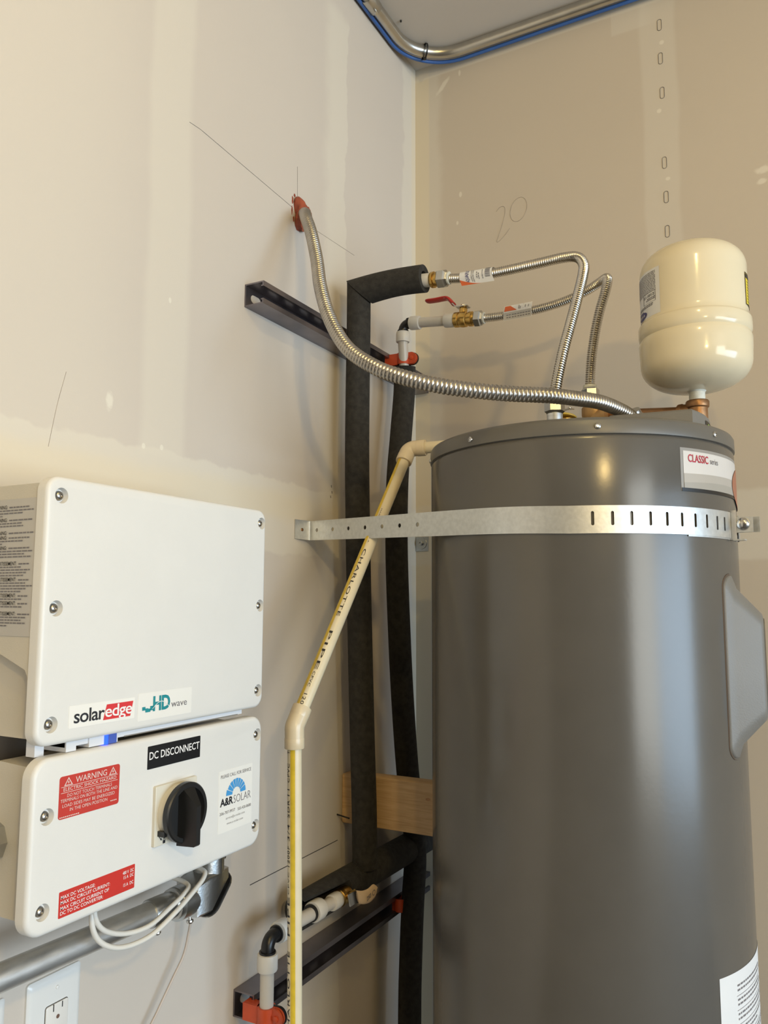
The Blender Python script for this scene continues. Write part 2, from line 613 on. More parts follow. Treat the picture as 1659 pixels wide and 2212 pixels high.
M['paperlabel'] = pm('paper label', (0.72, 0.72, 0.72), 0.5, vary=0.02)
M['yellow'] = pm('yellow print', (0.75, 0.58, 0.03), 0.4, vary=0.08)
M['yellowvinyl'] = pm('yellow sleeve', (0.60, 0.42, 0.06), 0.4, vary=0.08)
M['cpvc'] = pm('cream plastic pipe', (0.72, 0.625, 0.435), 0.30, vary=0.03, vscale=20)
M['cpvcfit'] = pm('cream pipe fitting', (0.68, 0.565, 0.385), 0.27, vary=0.03, vscale=20)
M['stripe'] = pm('yellow stripe', (0.66, 0.46, 0.035), 0.35, vary=0.08, vscale=80)
M['cablew'] = pm('white cable', (0.66, 0.64, 0.59), 0.4, vary=0.03)
M['cablep'] = pm('thin beige cable', (0.55, 0.46, 0.38), 0.45, vary=0.05)
M['cableb'] = pm('blue cable', (0.035, 0.11, 0.34), 0.4, vary=0.05)
M['plate'] = pm('white wall plate', (0.74, 0.735, 0.71), 0.25, vary=0.01)
M['socket'] = pm('white receptacle', (0.76, 0.73, 0.68), 0.28, vary=0.01)
M['slot'] = pm('socket slot', (0.03, 0.025, 0.022), 0.6)
M['slotbrown'] = pm('ground slot', (0.16, 0.09, 0.06), 0.5)
M['pencil'] = pm('pencil graphite', (0.20, 0.18, 0.16), 0.6, vary=0.2, vscale=60)
M['pencil_faint'] = pm('faint pencil', (0.34, 0.29, 0.24), 0.7, vary=0.15, vscale=60)
M['marker'] = pm('black marker line', (0.05, 0.045, 0.04), 0.6, vary=0.2)
M['joint'] = pm('brown joint', (0.10, 0.068, 0.045), 0.6)
M['gasket'] = pm('black gasket', (0.01, 0.01, 0.01), 0.4)
M['white_tape'] = pm('thread tape', (0.62, 0.62, 0.55), 0.5, vary=0.12, vscale=80)


def wood_mat():
    m, nt, b = nodes_of('pine block')
    f1 = noise(nt, 9, 4, dims=(1.2, 5, 16))
    f2 = noise(nt, 60, 3, dims=(0.5, 4, 9))
    mx = nt.nodes.new('ShaderNodeMath'); mx.operation = 'ADD'
    nt.links.new(f1, mx.inputs[0]); nt.links.new(f2, mx.inputs[1])
    hf = nt.nodes.new('ShaderNodeMath'); hf.operation = 'MULTIPLY'; hf.inputs[1].default_value = 0.5
    nt.links.new(mx.outputs[0], hf.inputs[0])
    nt.links.new(ramp(nt, hf.outputs[0], (0.50, 0.315, 0.155), (0.62, 0.42, 0.225), 0.36, 0.58), b.inputs['Base Color'])
    b.inputs['Roughness'].default_value = 0.65
    return m


M['wood'] = wood_mat()


# ---------------------------------------------------------------- the room
def shell(name, mb, mat):
    o = obj(name, mb, mat, smooth=0)
    o['kind'] = 'structure'
    return o


XR, YF, HC, TH = 5.2, -6.0, 2.7035, 0.12
wall_left = shell('wall_left', MB().box(-TH, 0, YF - TH, TH, -0.1, HC + TH), M['wall_left'])
wall_back = shell('wall_back', MB().box(0, XR, 0, TH, 0, HC), M['wall_back'])
shell('wall_front', MB().box(0, XR, YF - TH, YF, 0, HC), M['plain'])
wr = MB().box(XR, XR + TH, YF - TH, -2.45, -0.1, HC + TH).box(XR, XR + TH, -2.45, -0.02, 1.91, HC + TH).box(XR, XR + TH, -0.02, TH, -0.1, HC + TH)
shell('wall_right', wr, M['plain'])
shell('ceiling', MB().box(0, XR, YF - TH, TH, HC, HC + TH), M['ceiling'])
shell('floor', MB().box(0, XR, YF - TH, TH, -0.1, 0), M['floor'])
shell('floor_2', MB().box(XR, XR + 7, -6, 4, -0.12, -0.02), M['drive'])

# pencil marks on the drywall: parts of the walls
def wall_line(parent, pts, r, mat, name='pencil_line', closed=False):
    return obj(name, MB().tube(pts, r, 6, closed=closed), mat, parent)


wall_line(wall_left, [(0.0002, -0.845, 2.078), (0.0002, -0.819, 2.080), (0.0002, -0.551, 2.066)], 0.00045, M['pencil'])
wall_line(wall_left, [(0.0002, -0.496, 2.054), (0.0002, -0.312, 2.064)], 0.0004, M['pencil_faint'])
wall_line(wall_left, [(0.0002, -0.537, 2.158), (0.0002, -0.535, 2.09)], 0.0004, M['pencil'])
wall_line(wall_left, [(0.0002, -0.641, 0.821), (0.0002, -0.36, 0.823)], 0.0007, M['marker'])
wall_line(wall_left, spline([(0.0002, -1.062, 1.60), (0.0002, -1.072, 1.56), (0.0002, -1.077, 1.535), (0.0002, -1.084, 1.495)], 0.01), 0.00035, M['pencil_faint'], 'drywall_crack')
for dy, dz in ((0, 0), (0.003, -0.012), (-0.002, -0.022)):
    wall_line(wall_left, [(0.0002, -0.398 + dy, 1.535 + dz), (0.0002, -0.397 + dy, 1.530 + dz)], 0.0009, M['pencil'])
for z in (2.607, 2.525, 2.441, 2.274, 2.193, 2.113):
    jx = random.uniform(-0.0008, 0.0008)
    loop = [(0.620 + jx + p[0], -0.0003, z + p[1]) for p in rrect(0.009, 0.027, 0.0042, 5)]
    wall_line(wall_back, loop, 0.0007, M['pencil'], 'pencil_outline', closed=True)
two = spline([(0.222, -0.0002, 2.255), (0.232, -0.0002, 2.264), (0.243, -0.0002, 2.262), (0.244, -0.0002, 2.245), (0.236, -0.0002, 2.215), (0.226, -0.0002, 2.188),
              (0.222, -0.0002, 2.176), (0.230, -0.0002, 2.178), (0.246, -0.0002, 2.192), (0.256, -0.0002, 2.204)], 0.004)
wall_line(wall_back, two, 0.0005, M['pencil_faint'], 'pencil_number')
zero = [(0.279 + 0.021 * math.cos(a) + 0.004 * math.sin(a), -0.0002, 2.247 + 0.030 * math.sin(a)) for a in [2 * PI * k / 28 for k in range(28)]]
wall_line(wall_back, zero, 0.0005, M['pencil_faint'], 'pencil_number', closed=True)
obj('nail', MB().lathe([(0.0022, 0), (0.0022, 0.004), (0.001, 0.005)], (0.05, -0.182, HC), (0, 0, -1), 10), M['gasket'],
    next(o for o in COL.objects if o.name == 'ceiling'))
obj('nail', MB().cyl((0.0, -0.362, 0.873), (0.034, -0.372, 0.872), 0.0016, 8), M['gasket'], wall_left)

# ---------------------------------------------------------------- solar inverter
FX = 0.1756                       # front face of both covers


def rounded_plate(yc, zc, w, h, r, x0, x1, er=0.005, n=8):
    """plate on the left wall: outline in y,z, thickness x0..x1, rounded front edge"""
    mb = MB()
    rings = [[V(x0, yc + p[0], zc + p[1]) for p in rrect(w, h, r, n)]]
    for k in range(6):
        a = PI / 2 * k / 5
        ins = er * (1 - math.cos(a))
        x = x1 - er + er * math.sin(a)
        rings.append([V(x, yc + p[0], zc + p[1]) for p in rrect(w - 2 * ins, h - 2 * ins, max(r - ins, 0.001), n)])
    return mb.loops(rings)


def face(u, v, d=0.0003):
    return V(FX + d, u, v)


def sticker(mb, y0, y1, z0, z1, r=0.001, d=0.0003, th=0.0003):
    c = [V(FX, (y0 + y1) / 2 + p[0], (z0 + z1) / 2 + p[1]) for p in rrect(y1 - y0, z1 - z0, r, 4)]
    return mb.loops([[p - V(0.0002, 0, 0) for p in c], [p + V(d, 0, 0) for p in c]])


def poly(mb, pts, fn):
    """flat polygon given as (u, v) points"""
    return mb.add([fn(*p) for p in pts], [tuple(range(len(pts)))])


screw_dome = mesh_from('screw', MB().lathe([(0.0052, -0.002), (0.0052, 0.0008), (0.0047, 0.0022), (0.0036, 0.0034), (0.0020, 0.0040), (0.0019, 0.0030), (0.0001, 0.0030)], (0, 0, 0), (1, 0, 0), 20), M['screwsteel'], V(0, 0, 0))

inverter = thing('solar_inverter', 'larger white powder coated inverter box, uppermost on the left wall, with a blue lit lamp', 'inverter', (0.0, -1.035, 1.15))
hy0, hy1 = -1.2205, -0.8495
body = MB()
body.prism([(0.03, 1.156), (FX - 0.017, 1.156), (FX - 0.017, 1.420), (0.03, 1.420)], (0, -1.206, 0), (1, 0, 0), (0, 0, 1), (0, 1, 0), 0.342)
# the left flank stands proud above a slanted step
flank = [(0.03, 1.270), (0.118, 1.240), (0.153, 1.227), (0.1575, 1.220), (0.1585, 1.165), (FX - 0.015, 1.165), (FX - 0.015, 1.4185), (0.03, 1.4185)]
body.prism(flank, (0, hy0 + 0.0015, 0), (1, 0, 0), (0, 0, 1), (0, 1, 0), 0.016)
obj('housing', body, M['powder_shade'], inverter)
cov = obj('front_cover', rounded_plate(-1.035, 1.2885, 0.371, 0.2755, 0.016, FX - 0.0155, FX, 0.005), M['powder'], inverter)
holes = [(-1.203, 1.406), (-1.203, 1.289), (-1.2025, 1.172), (-0.8605, 1.407), (-0.8605, 1.291), (-0.861, 1.174)]


def recess(cover, spots):
    c = MB()
    for y, z in spots:
        c.lathe([(0.0070, FX - 0.0062), (0.0074, FX - 0.0030), (0.0086, FX + 0.001)], (0, y, z), (1, 0, 0), 24)
    cut(cover, c)


recess(cov, holes)
for y, z in holes:
    place('screw', screw_dome, inverter, (FX - 0.0052, y, z))
# maker stickers
st = obj('brand_sticker', sticker(MB(), -1.181, -1.090, 1.165, 1.188), M['sticker'], inverter, label='white sticker with black and red lettering')
mb = MB(); letters(mb, 'solar', -1.1745, -1.1335, 1.1695, 1.1838, lambda u, v: face(u, v, 0.0006), 0.012, 0, 0.92); obj('lettering', mb, M['ink'], st, 0)
mb = MB(); poly(mb, [(-1.1355, 1.1682), (-1.0965, 1.1682), (-1.0925, 1.1845), (-1.1310, 1.1845)], lambda u, v: face(u, v, 0.0005)); obj('red_panel', mb, M['logored'], st, 0)
mb = MB(); letters(mb, 'edge', -1.1332, -1.0942, 1.1668, 1.1838, lambda u, v: face(u, v, 0.0008), 0.010, 0, 0.92); obj('lettering', mb, M['white_ink'], st, 0)
st = obj('feature_sticker', sticker(MB(), -1.085, -0.996, 1.160, 1.191), M['sticker2'], inverter, label='pale sticker with teal lettering')
mb = MB()
letters(mb, 'HD', -1.0615, -1.0335, 1.1690, 1.1862, lambda u, v: face(u, v, 0.0006), 0.035, 0, 0.92)
for a in ((-1.0785, -1.0735, 1.1715, 1.1755), (-1.0735, -1.0690, 1.1690, 1.1735), (-1.0690, -1.0655, 1.1690, 1.1728), (-1.0660, -1.0610, 1.1705, 1.1755)):
    poly(mb, [(a[0], a[2]), (a[1], a[2]), (a[1], a[3]), (a[0], a[3])], lambda u, v: face(u, v, 0.0006))
obj('lettering', mb, M['teal'], st, 0)
arc = [(-1.0625 + 0.029 * t, 1.1715 + 0.0075 * math.sin(PI * min(1, t * 1.05))) for t in [k / 12 for k in range(13)]]
mb = MB()
for (a, b), (c, d) in zip(arc, arc[1:]):
    poly(mb, [(a, b), (c, d), (c, d + 0.0008), (a, b + 0.0008)], lambda u, v: face(u, v, 0.0008))
obj('swoosh', mb, M['sticker2'], st, 0)
mb = MB(); letters(mb, 'wave', -1.0315, -1.0045, 1.1705, 1.1758, lambda u, v: face(u, v, 0.0006), 0.0, 0, 1.0); obj('lettering', mb, M['grey_ink'], st, 0)


# warning label on the left flank (plane y = hy0)
def flankpt(u, v, d=0.0003):
    return V(u, hy0 + 0.0015 - d, v)


lb = obj('side_label', MB().box(0.02, 0.163, hy0 + 0.0008, hy0 + 0.0015, 1.2605, 1.4035), M['silver_label'], inverter, 0, label='grey label with columns of fine print')
mb, fp = MB(), MB()
rowz = 1.3935
plan = [('WARNING:', 3), ('WARNING:', 3), ('WARNING:', 0), ('WARNING:', 2), ('WARNING:', 4), ('AVERTISSEMENT:', 4), ('AVERTISSEMENT:', 4), ('AVERTISSEMENT:', 1), ('AVERTISSEMENT:', 2), ('AVERTISSEMENT:', 4)]


def print_line(fpm, a, b, z, h):
    x = a
    while x < b - 0.002:
        w = min(random.uniform(0.003, 0.008), b - x)
        poly(fpm, [(x, z), (x + w, z), (x + w, z + h), (x, z + h)], lambda u, v: flankpt(u, v, 0.0011))
        x += w + 0.0011


for head, extra in plan:
    xe = (0.1135 if len(head) < 10 else 0.1300) + (1.3935 - rowz) * 0.045
    w = 0.024 if len(head) < 10 else 0.036
    letters(mb, head, xe - w, xe, rowz - 0.0004, rowz + 0.0036, lambda u, v: flankpt(u, v, 0.0011), 0.004)
    print_line(fp, xe + 0.003, random.uniform(0.150, 0.158), rowz + 0.0004, 0.0014)
    rowz -= 0.0034
    for k in range(extra):
        print_line(fp, 0.03, random.uniform(0.138, 0.160) if k < extra - 1 else random.uniform(0.10, 0.15), rowz + 0.0006, 0.0013)
        rowz -= 0.0029
    rowz -= 0.0016
obj('lettering', mb, M['ink'], lb, 0)
obj('fine_print', fp, M['grey_ink'], lb, 0, kind='stuff')

# drip tray with the status light under the upper box
tr = MB()
tr.box(0.135, 0.166, -1.176, -0.884, 1.1445, 1.1535)
tr.box(0.13, 0.168, -1.176, -1.163, 1.1400, 1.1535)
tr.box(0.13, 0.168, -1.146, -1.106, 1.1405, 1.1535)
tr.box(0.146, 0.159, -1.207, -1.196, 1.139, 1.156)
obj('drip_tray', tr, M['tray'], inverter)
obj('tray_slot', MB().box(0.160, 0.1664, -1.095, -0.893, 1.1440, 1.1452), M['dark_hole'], inverter)
obj('status_light', MB().box(0.152, 0.1688, -1.1255, -1.1205, 1.1402, 1.1530), M['led'], inverter, label='glowing blue lamp')
obj('status_window', MB().box(0.152, 0.1686, -1.1200, -1.1080, 1.1402, 1.1530), M['ledwin'], inverter)
obj('wall_bracket', MB().box(0.0, 0.031, -1.18, -0.89, 1.17, 1.40).box(0.0, 0.05, -1.17, -1.12, 1.148, 1.18), M['powder_shade'], inverter)

# ---------------------------------------------------------------- disconnect box under it
disc = thing('disconnect_box', 'smaller white box with a black rotary knob and red warning stickers, under the inverter', 'switch box', (0.0, -1.035, 0.968))
b2 = MB()
b2.prism([(0.0, 0.979), (FX - 0.014, 0.979), (FX - 0.014, 1.128), (0.105, 1.131), (0.080, 1.118), (0.03, 1.108), (0.0, 1.108)], (0, -1.207, 0), (1, 0, 0), (0, 0, 1), (0, 1, 0), 0.344)
obj('housing', b2, M['powder_shade'], disc)
cov2 = obj('front_cover', rounded_plate(-1.035, 1.0535, 0.371, 0.172, 0.020, FX - 0.0155, FX, 0.005), M['powder'], disc)
holes2 = [(-1.2015, 1.082), (-1.2015, 0.991), (-0.8605, 1.114), (-0.8605, 0.993)]
recess(cov2, holes2)
for y, z in holes2:
    place('screw', screw_dome, disc, (FX - 0.0052, y, z))


def LB_(name, mat, box, label=None, r=0.001):
    return obj(name, sticker(MB(), *box, r=r), mat, disc, label=label)


st = LB_('name_label', M['black_label'], (-1.0670, -0.9775, 1.1035, 1.1295), 'black label with white capitals')
mb = MB(); letters(mb, 'DC DISCONNECT', -1.0645, -0.9795, 1.1140, 1.1228, lambda u, v: face(u, v, 0.0006), 0.010); obj('lettering', mb, M['white_ink'], st, 0)

st = LB_('warning_label', M['red2'], (-1.1885, -1.1085, 1.0755, 1.1180), 'red warning sticker with white print', 0.003)
W6 = lambda u, v: face(u, v, 0.0006)
mb = MB()
letters(mb, 'WARNING', -1.1685, -1.1270, 1.1090, 1.1153, W6, 0.004)
letters(mb, 'ELECTRIC SHOCK HAZARD', -1.1835, -1.1135, 1.1028, 1.1063, W6, 0.004)
letters(mb, 'DO NOT TOUCH TERMINALS', -1.1785, -1.1195, 1.0965, 1.0998, W6)
letters(mb, 'TERMINALS ON BOTH THE LINE AND', -1.1865, -1.1115, 1.0920, 1.0953, W6)
letters(mb, 'LOAD SIDES MAY BE ENERGIZED', -1.1840, -1.1150, 1.0868, 1.0901, W6)
letters(mb, 'IN THE OPEN POSITION', -1.1745, -1.1250, 1.0818, 1.0851, W6)
for z in (1.1071, 1.1012):
    poly(mb, [(-1.1865, z), (-1.1115, z), (-1.1115, z + 0.0005), (-1.1865, z + 0.0005)], W6)
for yc in (-1.1775, -1.1185):
    a, bq = [(yc - 0.0055, 1.1082), (yc + 0.0055, 1.1082), (yc, 1.1165)], [(yc - 0.0038, 1.1090), (yc + 0.0038, 1.1090), (yc, 1.1148)]
    for i in range(3):
        j = (i + 1) % 3
        poly(mb, [a[i], a[j], bq[j], bq[i]], W6)
    poly(mb, [(yc + 0.0006, 1.1135), (yc - 0.0013, 1.1112), (yc - 0.0001, 1.1110), (yc - 0.0004, 1.1093), (yc + 0.0014, 1.1117), (yc + 0.0002, 1.1118)], W6)
for a, b_, z in ((-1.1870, -1.1640, 1.0768), (-1.1205, -1.1130, 1.0800)):
    x = a
    while x < b_:
        poly(mb, [(x, z), (x + 0.0016, z), (x + 0.0016, z + 0.0011), (x, z + 0.0011)], W6); x += 0.0023
obj('lettering', mb, M['pink_ink'], st, 0)

st = LB_('rating_label', M['red'], (-1.1825, -1.0805, 0.9785, 1.0040), 'red rating sticker with white print')
mb = MB()
letters(mb, 'MAX DC VOLTAGE:', -1.1805, -1.1370, 0.9965, 1.0000, W6, 0.006)
letters(mb, 'MAX DC CIRCUIT CURRENT:', -1.1805, -1.1165, 0.9915, 0.9950, W6, 0.006)
letters(mb, 'MAX CIRCUIT CURRENT OF', -1.1805, -1.1175, 0.9860, 0.9895, W6, 0.006)
letters(mb, 'DC TO DC CONVERTER:', -1.1805, -1.1255, 0.9812, 0.9847, W6, 0.006)
letters(mb, '480 V  DC', -1.0985, -1.0825, 0.9968, 1.0003, W6, 0.006)
letters(mb, '15 A  DC', -1.0970, -1.0825, 0.9918, 0.9953, W6, 0.006)
letters(mb, '15 A  DC', -1.0970, -1.0825, 0.9838, 0.9873, W6, 0.006)
obj('lettering', mb, M['white_ink'], st, 0)

st = LB_('service_label', M['sticker2'], (-0.9395, -0.8705, 1.0000, 1.0780), 'white service sticker with a blue fan of rays')
mb = MB()
letters(mb, 'PLEASE CALL FOR SERVICE', -0.9360, -0.8735, 1.0685, 1.0728, W6)
letters(mb, '206-707-9937', -0.9370, -0.9060, 1.0225, 1.0262, W6)
letters(mb, '503-420-8680', -0.9005, -0.8725, 1.0218, 1.0255, W6)
obj('lettering', mb, M['grey_ink'], st, 0)
mb = MB(); letters(mb, 'A&R', -0.9365, -0.9105, 1.0330, 1.0430, W6, 0.030); obj('lettering', mb, M['ink'], st, 0)
mb = MB(); letters(mb, 'SOLAR', -0.9095, -0.8735, 1.0330, 1.0430, W6, -0.012); obj('lettering', mb, M['grey_ink'], st, 0)
mb = MB()
letters(mb, 'service@a-rsolar.com', -0.9245, -0.8855, 1.0145, 1.0185, W6)
letters(mb, 'www.a-rsolar.com', -0.9225, -0.8890, 1.0085, 1.0115, W6)
obj('fine_print', mb, M['pale_ink'], st, 0)
mb = MB()
cy, cz = -0.9040, 1.0445
edges = [0, 24, 46, 66, 84, 102, 119, 136, 154, 180]
for k in range(9):
    a0, a1 = math.radians(180 - edges[k] - 1.5), math.radians(180 - edges[k + 1] + 1.5)
    ri, ro = 0.0085, 0.0195 + (0.0015 if k == 0 else 0)
    pts = [(cy + ro * math.cos(a0 + (a1 - a0) * t / 4), cz + ro * math.sin(a0 + (a1 - a0) * t / 4)) for t in range(5)]
    pts += [(cy + ri * math.cos(a1), cz + ri * math.sin(a1)), (cy + ri * math.cos(a0), cz + ri * math.sin(a0))]
    poly(mb, pts, W6)
obj('ray_fan', mb, M['sky_ink'], st, 0)

# rotary switch
sp = obj('switch_plate', rounded_plate(-1.0210, 1.0488, 0.0700, 0.0680, 0.0015, FX - 0.001, FX + 0.0045, 0.001), M['dial'], disc)
PX = FX + 0.0045
obj('dial_base', MB().lathe([(0.0315, PX - 0.001), (0.0305, PX + 0.0085), (0.029, PX + 0.0095)], (0, -1.021, 1.0488), (1, 0, 0), 48), M['dial'], sp)
KX = PX + 0.012
k = MB()
k.lathe([(0.0325, KX - 0.003), (0.0345, KX - 0.001), (0.0345, KX + 0.005), (0.0330, KX + 0.0065), (0.0285, KX + 0.0065), (0.0275, KX + 0.002), (0.0265, KX - 0.001), (0.0001, KX - 0.001)], (0, -1.021, 1.0488), (1, 0, 0), 56)
knob = obj('knob', k, M['knob'], disc, label='black round rotary knob')
g = MB()
prof = [(KX - 0.002, 0.030), (KX + 0.006, 0.0285), (KX + 0.021, 0.0115), (KX + 0.0225, 0.009), (KX + 0.0225, -0.0345), (KX + 0.020, -0.0365), (KX - 0.002, -0.0365)]
wid = [0.0095, 0.0095, 0.0042, 0.0036, 0.0036, 0.0045, 0.0095]
g.loops([[V(p[0], -1.021 + s * w, 1.0488 + p[1]) for p, w in zip(prof, wid)] for s in (-1, 1)])
obj('grip', g, M['knob'], knob, 20)
obj('lock_tab', MB().box(PX, PX + 0.0105, -1.0515, -1.0375, 1.0265, 1.0325), M['black_plastic'], sp)
mb = MB()
F7 = lambda u, v: V(PX + 0.0003, u, v)
poly(mb, [(-1.0425, 1.0165), (-1.0385, 1.0165), (-1.0385, 1.0200), (-1.0425, 1.0200)], F7)
ring = [(-1.0405 + 0.0017 * math.cos(a), 1.0200 + 0.0028 * math.sin(a)) for a in [PI * t / 8 for t in range(9)]]
for (a, b_), (c, d) in zip(ring, ring[1:]):
    poly(mb, [(a, b_), (c, d), ((c + 1.0405) * 0.7 - 1.0405, (d - 1.02) * 0.7 + 1.02), ((a + 1.0405) * 0.7 - 1.0405, (b_ - 1.02) * 0.7 + 1.02)], F7)
poly(mb, [(-1.0500, 1.0265), (-1.0493, 1.0268), (-1.0455, 1.0222), (-1.0462, 1.0216)], F7)
poly(mb, [(-1.0442, 1.0205), (-1.0448, 1.0238), (-1.0470, 1.0216)], F7)
obj('lock_symbol', mb, M['ink'], sp, 0)
# knock-outs and cable glands
for y, w in ((-1.097, 0.013), (-1.160, 0.010)):
    obj('cable_gland', MB().lathe([(w, 0), (w, 0.012), (w * 0.85, 0.018), (w * 0.8, 0.018)], (0.135, y, 0.980), (0, 0, -1), 24), M['black_plastic'], disc)
hub = MB().lathe([(0.0215, 0), (0.0215, 0.010), (0.017, 0.012), (0.017, 0.034)], (0.104, -1.207, 1.052), (0, -1, 0), 8)
obj('conduit_hub', hub, M['diecast'], disc, label='grey locknut and hub on the left flank')

# ---------------------------------------------------------------- conduit under the box
conduit = thing('steel_conduit', 'silver steel conduit running level below the two white boxes', 'conduit', (0.075, -1.2, 0.90))
c0, c1 = V(0.070, -2.2, 0.926), V(0.104, -0.936, 0.903)
obj('pipe', MB().cyl(c0, c1, 0.0147, 32), M['emt'], conduit)
dr = (c1 - c0).normalized()
mb = MB().lathe([(0.0165, -0.045), (0.0175, -0.043), (0.0175, -0.012), (0.0165, -0.010), (0.0165, -0.006), (0.0195, -0.005), (0.0195, 0.006), (0.017, 0.007)], c1, dr, 32)
obj('coupling', mb, M['diecast'], conduit)


def set_screw(parent, p, d, mat='steel'):
    d = Vector(d).normalized()
    mb = MB().lathe([(0.0024, 0), (0.0024, 0.008), (0.0048, 0.0085), (0.0050, 0.0105), (0.0036, 0.0125), (0.0010, 0.013)], p, d, 14)
    return obj('screw', mb, M[mat], parent)


set_screw(conduit, c1 - dr * 0.030 + V(0, 0, -0.016), (0.05, 0, -1))
elbow = thing('conduit_elbow', 'die cast silver elbow with a slanted cover at the right end of the lower conduit', 'fitting', (0.105, -0.875, 0.885))
eb = MB()
u, w = V(0, 1, 0), V(0, 0, 1)
y0, yv, zb = -0.936, -0.872, 0.902
eb.cyl((0.105, y0, zb), (0.105, -0.895, zb), 0.0215, 28)
eb.cyl((0.105, yv, 0.955), (0.105, yv, 0.905), 0.0215, 28)
sec = [(-0.9150, 0.8805), (-0.8870, 0.8790), (-0.8495, 0.9180), (-0.8505, 0.9290), (-0.8935, 0.9290), (-0.9150, 0.9235)]
rings = []
for dx, ins in ((-0.0215, 0.3), (-0.0185, 0.06), (-0.010, 0), (0.010, 0), (0.0185, 0.06), (0.0215, 0.3)):
    cyx, czx = -0.884, 0.906
    rings.append([V(0.105 + dx, cyx + (p[0] - cyx) * (1 - ins * 0.5), czx + (p[1] - czx) * (1 - ins * 0.5)) for p in sec])
eb.loops(rings)
obj('body', eb, M['diecast'], elbow, 40)
nrm = V(0, 0.7, -0.68).normalized()
tn = V(0, 0.68, 0.7).normalized()
pl = MB()
pc = V(0.105, -0.8660, 0.8965)
ol = [pc + V(1, 0, 0) * p[0] + tn * p[1] for p in rrect(0.046, 0.066, 0.018, 6)]
pl.loops([[p for p in ol], [p + nrm * 0.0022 for p in ol]])
obj('gasket', pl, M['gasket'], elbow)
pl = MB().loops([[p + nrm * 0.0022 for p in ol], [p + nrm * 0.0048 for p in ol]])
obj('cover', pl, M['diecast'], elbow)
obj('stub_pipe', MB().cyl((0.105, yv, 0.950), (0.105, yv, 0.9805), 0.0185, 28), M['emt'], elbow)
obj('collar', MB().lathe([(0.0225, 0), (0.0225, 0.004), (0.0195, 0.0045)], (0.105, yv, 0.953), (0, 0, 1), 28), M['gasket'], elbow)
set_screw(elbow, V(0.105, -0.852, 0.938), (0.15, 1, 0.05))
set_screw(elbow, V(0.105, -0.908, 0.882), (0.1, 0, -1))
set_screw(elbow, pc + nrm * 0.004 + tn * 0.024 + V(0.008, 0, 0), nrm)

# cables from the glands
def cable(name, pts, r, mat, label):
    o = obj(name, MB().tube(spline(pts, 0.004), r, 12), mat)
    return tag(o, label, 'cable')


cable('white_cable', [(0.135, -1.099, 0.970), (0.136, -1.098, 0.945), (0.138, -1.085, 0.927), (0.140, -1.055, 0.914), (0.142, -1.020, 0.911), (0.140, -0.985, 0.919),
                      (0.136, -0.955, 0.926), (0.126, -0.937, 0.931), (0.090, -0.938, 0.937), (0.040, -0.945, 0.946), (0.004, -0.95, 0.95)], 0.0030, M['cablew'],
      'white cable, shorter upper loop hanging from the black gland to the conduit')
cable('white_cable', [(0.133, -1.094, 0.970), (0.134, -1.101, 0.942), (0.138, -1.092, 0.918), (0.142, -1.064, 0.902), (0.143, -1.020, 0.899), (0.144, -0.980, 0.912),
                      (0.143, -0.945, 0.927), (0.139, -0.920, 0.938), (0.128, -0.914, 0.944), (0.080, -0.918, 0.953), (0.030, -0.925, 0.960), (0.003, -0.93, 0.962)], 0.0031, M['cablew'],
      'white cable, longer lower loop passing in front of the silver elbow')
cable('thin_cable', [(0.040, -0.83, 0.875), (0.030, -0.819, 0.835), (0.024, -0.817, 0.808), (0.021, -0.823, 0.780), (0.019, -0.842, 0.755), (0.017, -0.868, 0.722), (0.016, -0.893, 0.69), (0.016, -0.94, 0.60), (0.016, -0.95, 0.40), (0.016, -0.95, 0.05)], 0.0019, M['cablep'],
      'thin beige cable trailing down the wall below the silver elbow')

# ---------------------------------------------------------------- outlets
outlet = thing('wall_outlet', 'white duplex outlet with two slots showing, below the conduit', 'outlet', (0, -1.0365, 0.722))


def plate_mesh(yc, zc, w=0.0795, h=0.117):
    mb = MB()
    rg = []
    for x, ins in ((0, 0), (0.003, 0), (0.0052, 0.0022), (0.0062, 0.006)):
        rg.append([V(x, yc + p[0], zc + p[1]) for p in rrect(w - 2 * ins, h - 2 * ins, 0.004, 5)])
    return mb.loops(rg)


obj('wall_plate', plate_mesh(-1.0365, 0.7765), M['plate'], outlet)
rc = MB()
rg = [[V(x, -1.0345 + p[0], 0.7665 + p[1]) for p in rrect(0.033 - 2 * i, 0.067 - 2 * i, 0.003, 5)] for x, i in ((0.004, 0), (0.0078, 0), (0.0084, 0.0008))]
rc.loops(rg)
obj('receptacle', rc, M['socket'], outlet)
ol = [V(0, -1.0345 + p[0], 0.7665 + p[1]) for p in rrect(0.0345, 0.0685, 0.0035, 5)]
obj('reveal', MB().loops([[p + V(0.0055, 0, 0) for p in ol], [p + V(0.0064, 0, 0) for p in ol]]), M['slot'], outlet)
for dz in (0.0165, -0.0165):
    for y, hh in ((-1.0405, 0.0082), (-1.0275, 0.0068)):
        obj('slot', MB().box(0.0080, 0.0086, y - 0.0007, y + 0.0007, 0.7795 + dz - hh / 2, 0.7795 + dz + hh / 2), M['slot'], outlet)
    obj('ground_slot', MB().lathe([(0.0025, 0.0080), (0.0025, 0.0086)], (0, -1.0335, 0.7675 + dz), (1, 0, 0), 14), M['slotbrown'], outlet)
obj('screw', MB().lathe([(0.0026, 0.005), (0.0024, 0.0072), (0.0012, 0.0078)], (0, -1.0345, 0.8180), (1, 0, 0), 14), M['plate'], outlet)
p2 = obj('wall_plate', plate_mesh(-1.146, 0.776), M['plate'])
tag(p2, 'white wall plate cut off by the left edge, left of the duplex outlet', 'wall plate')

# ---------------------------------------------------------------- strut channels
SW = 0.0413


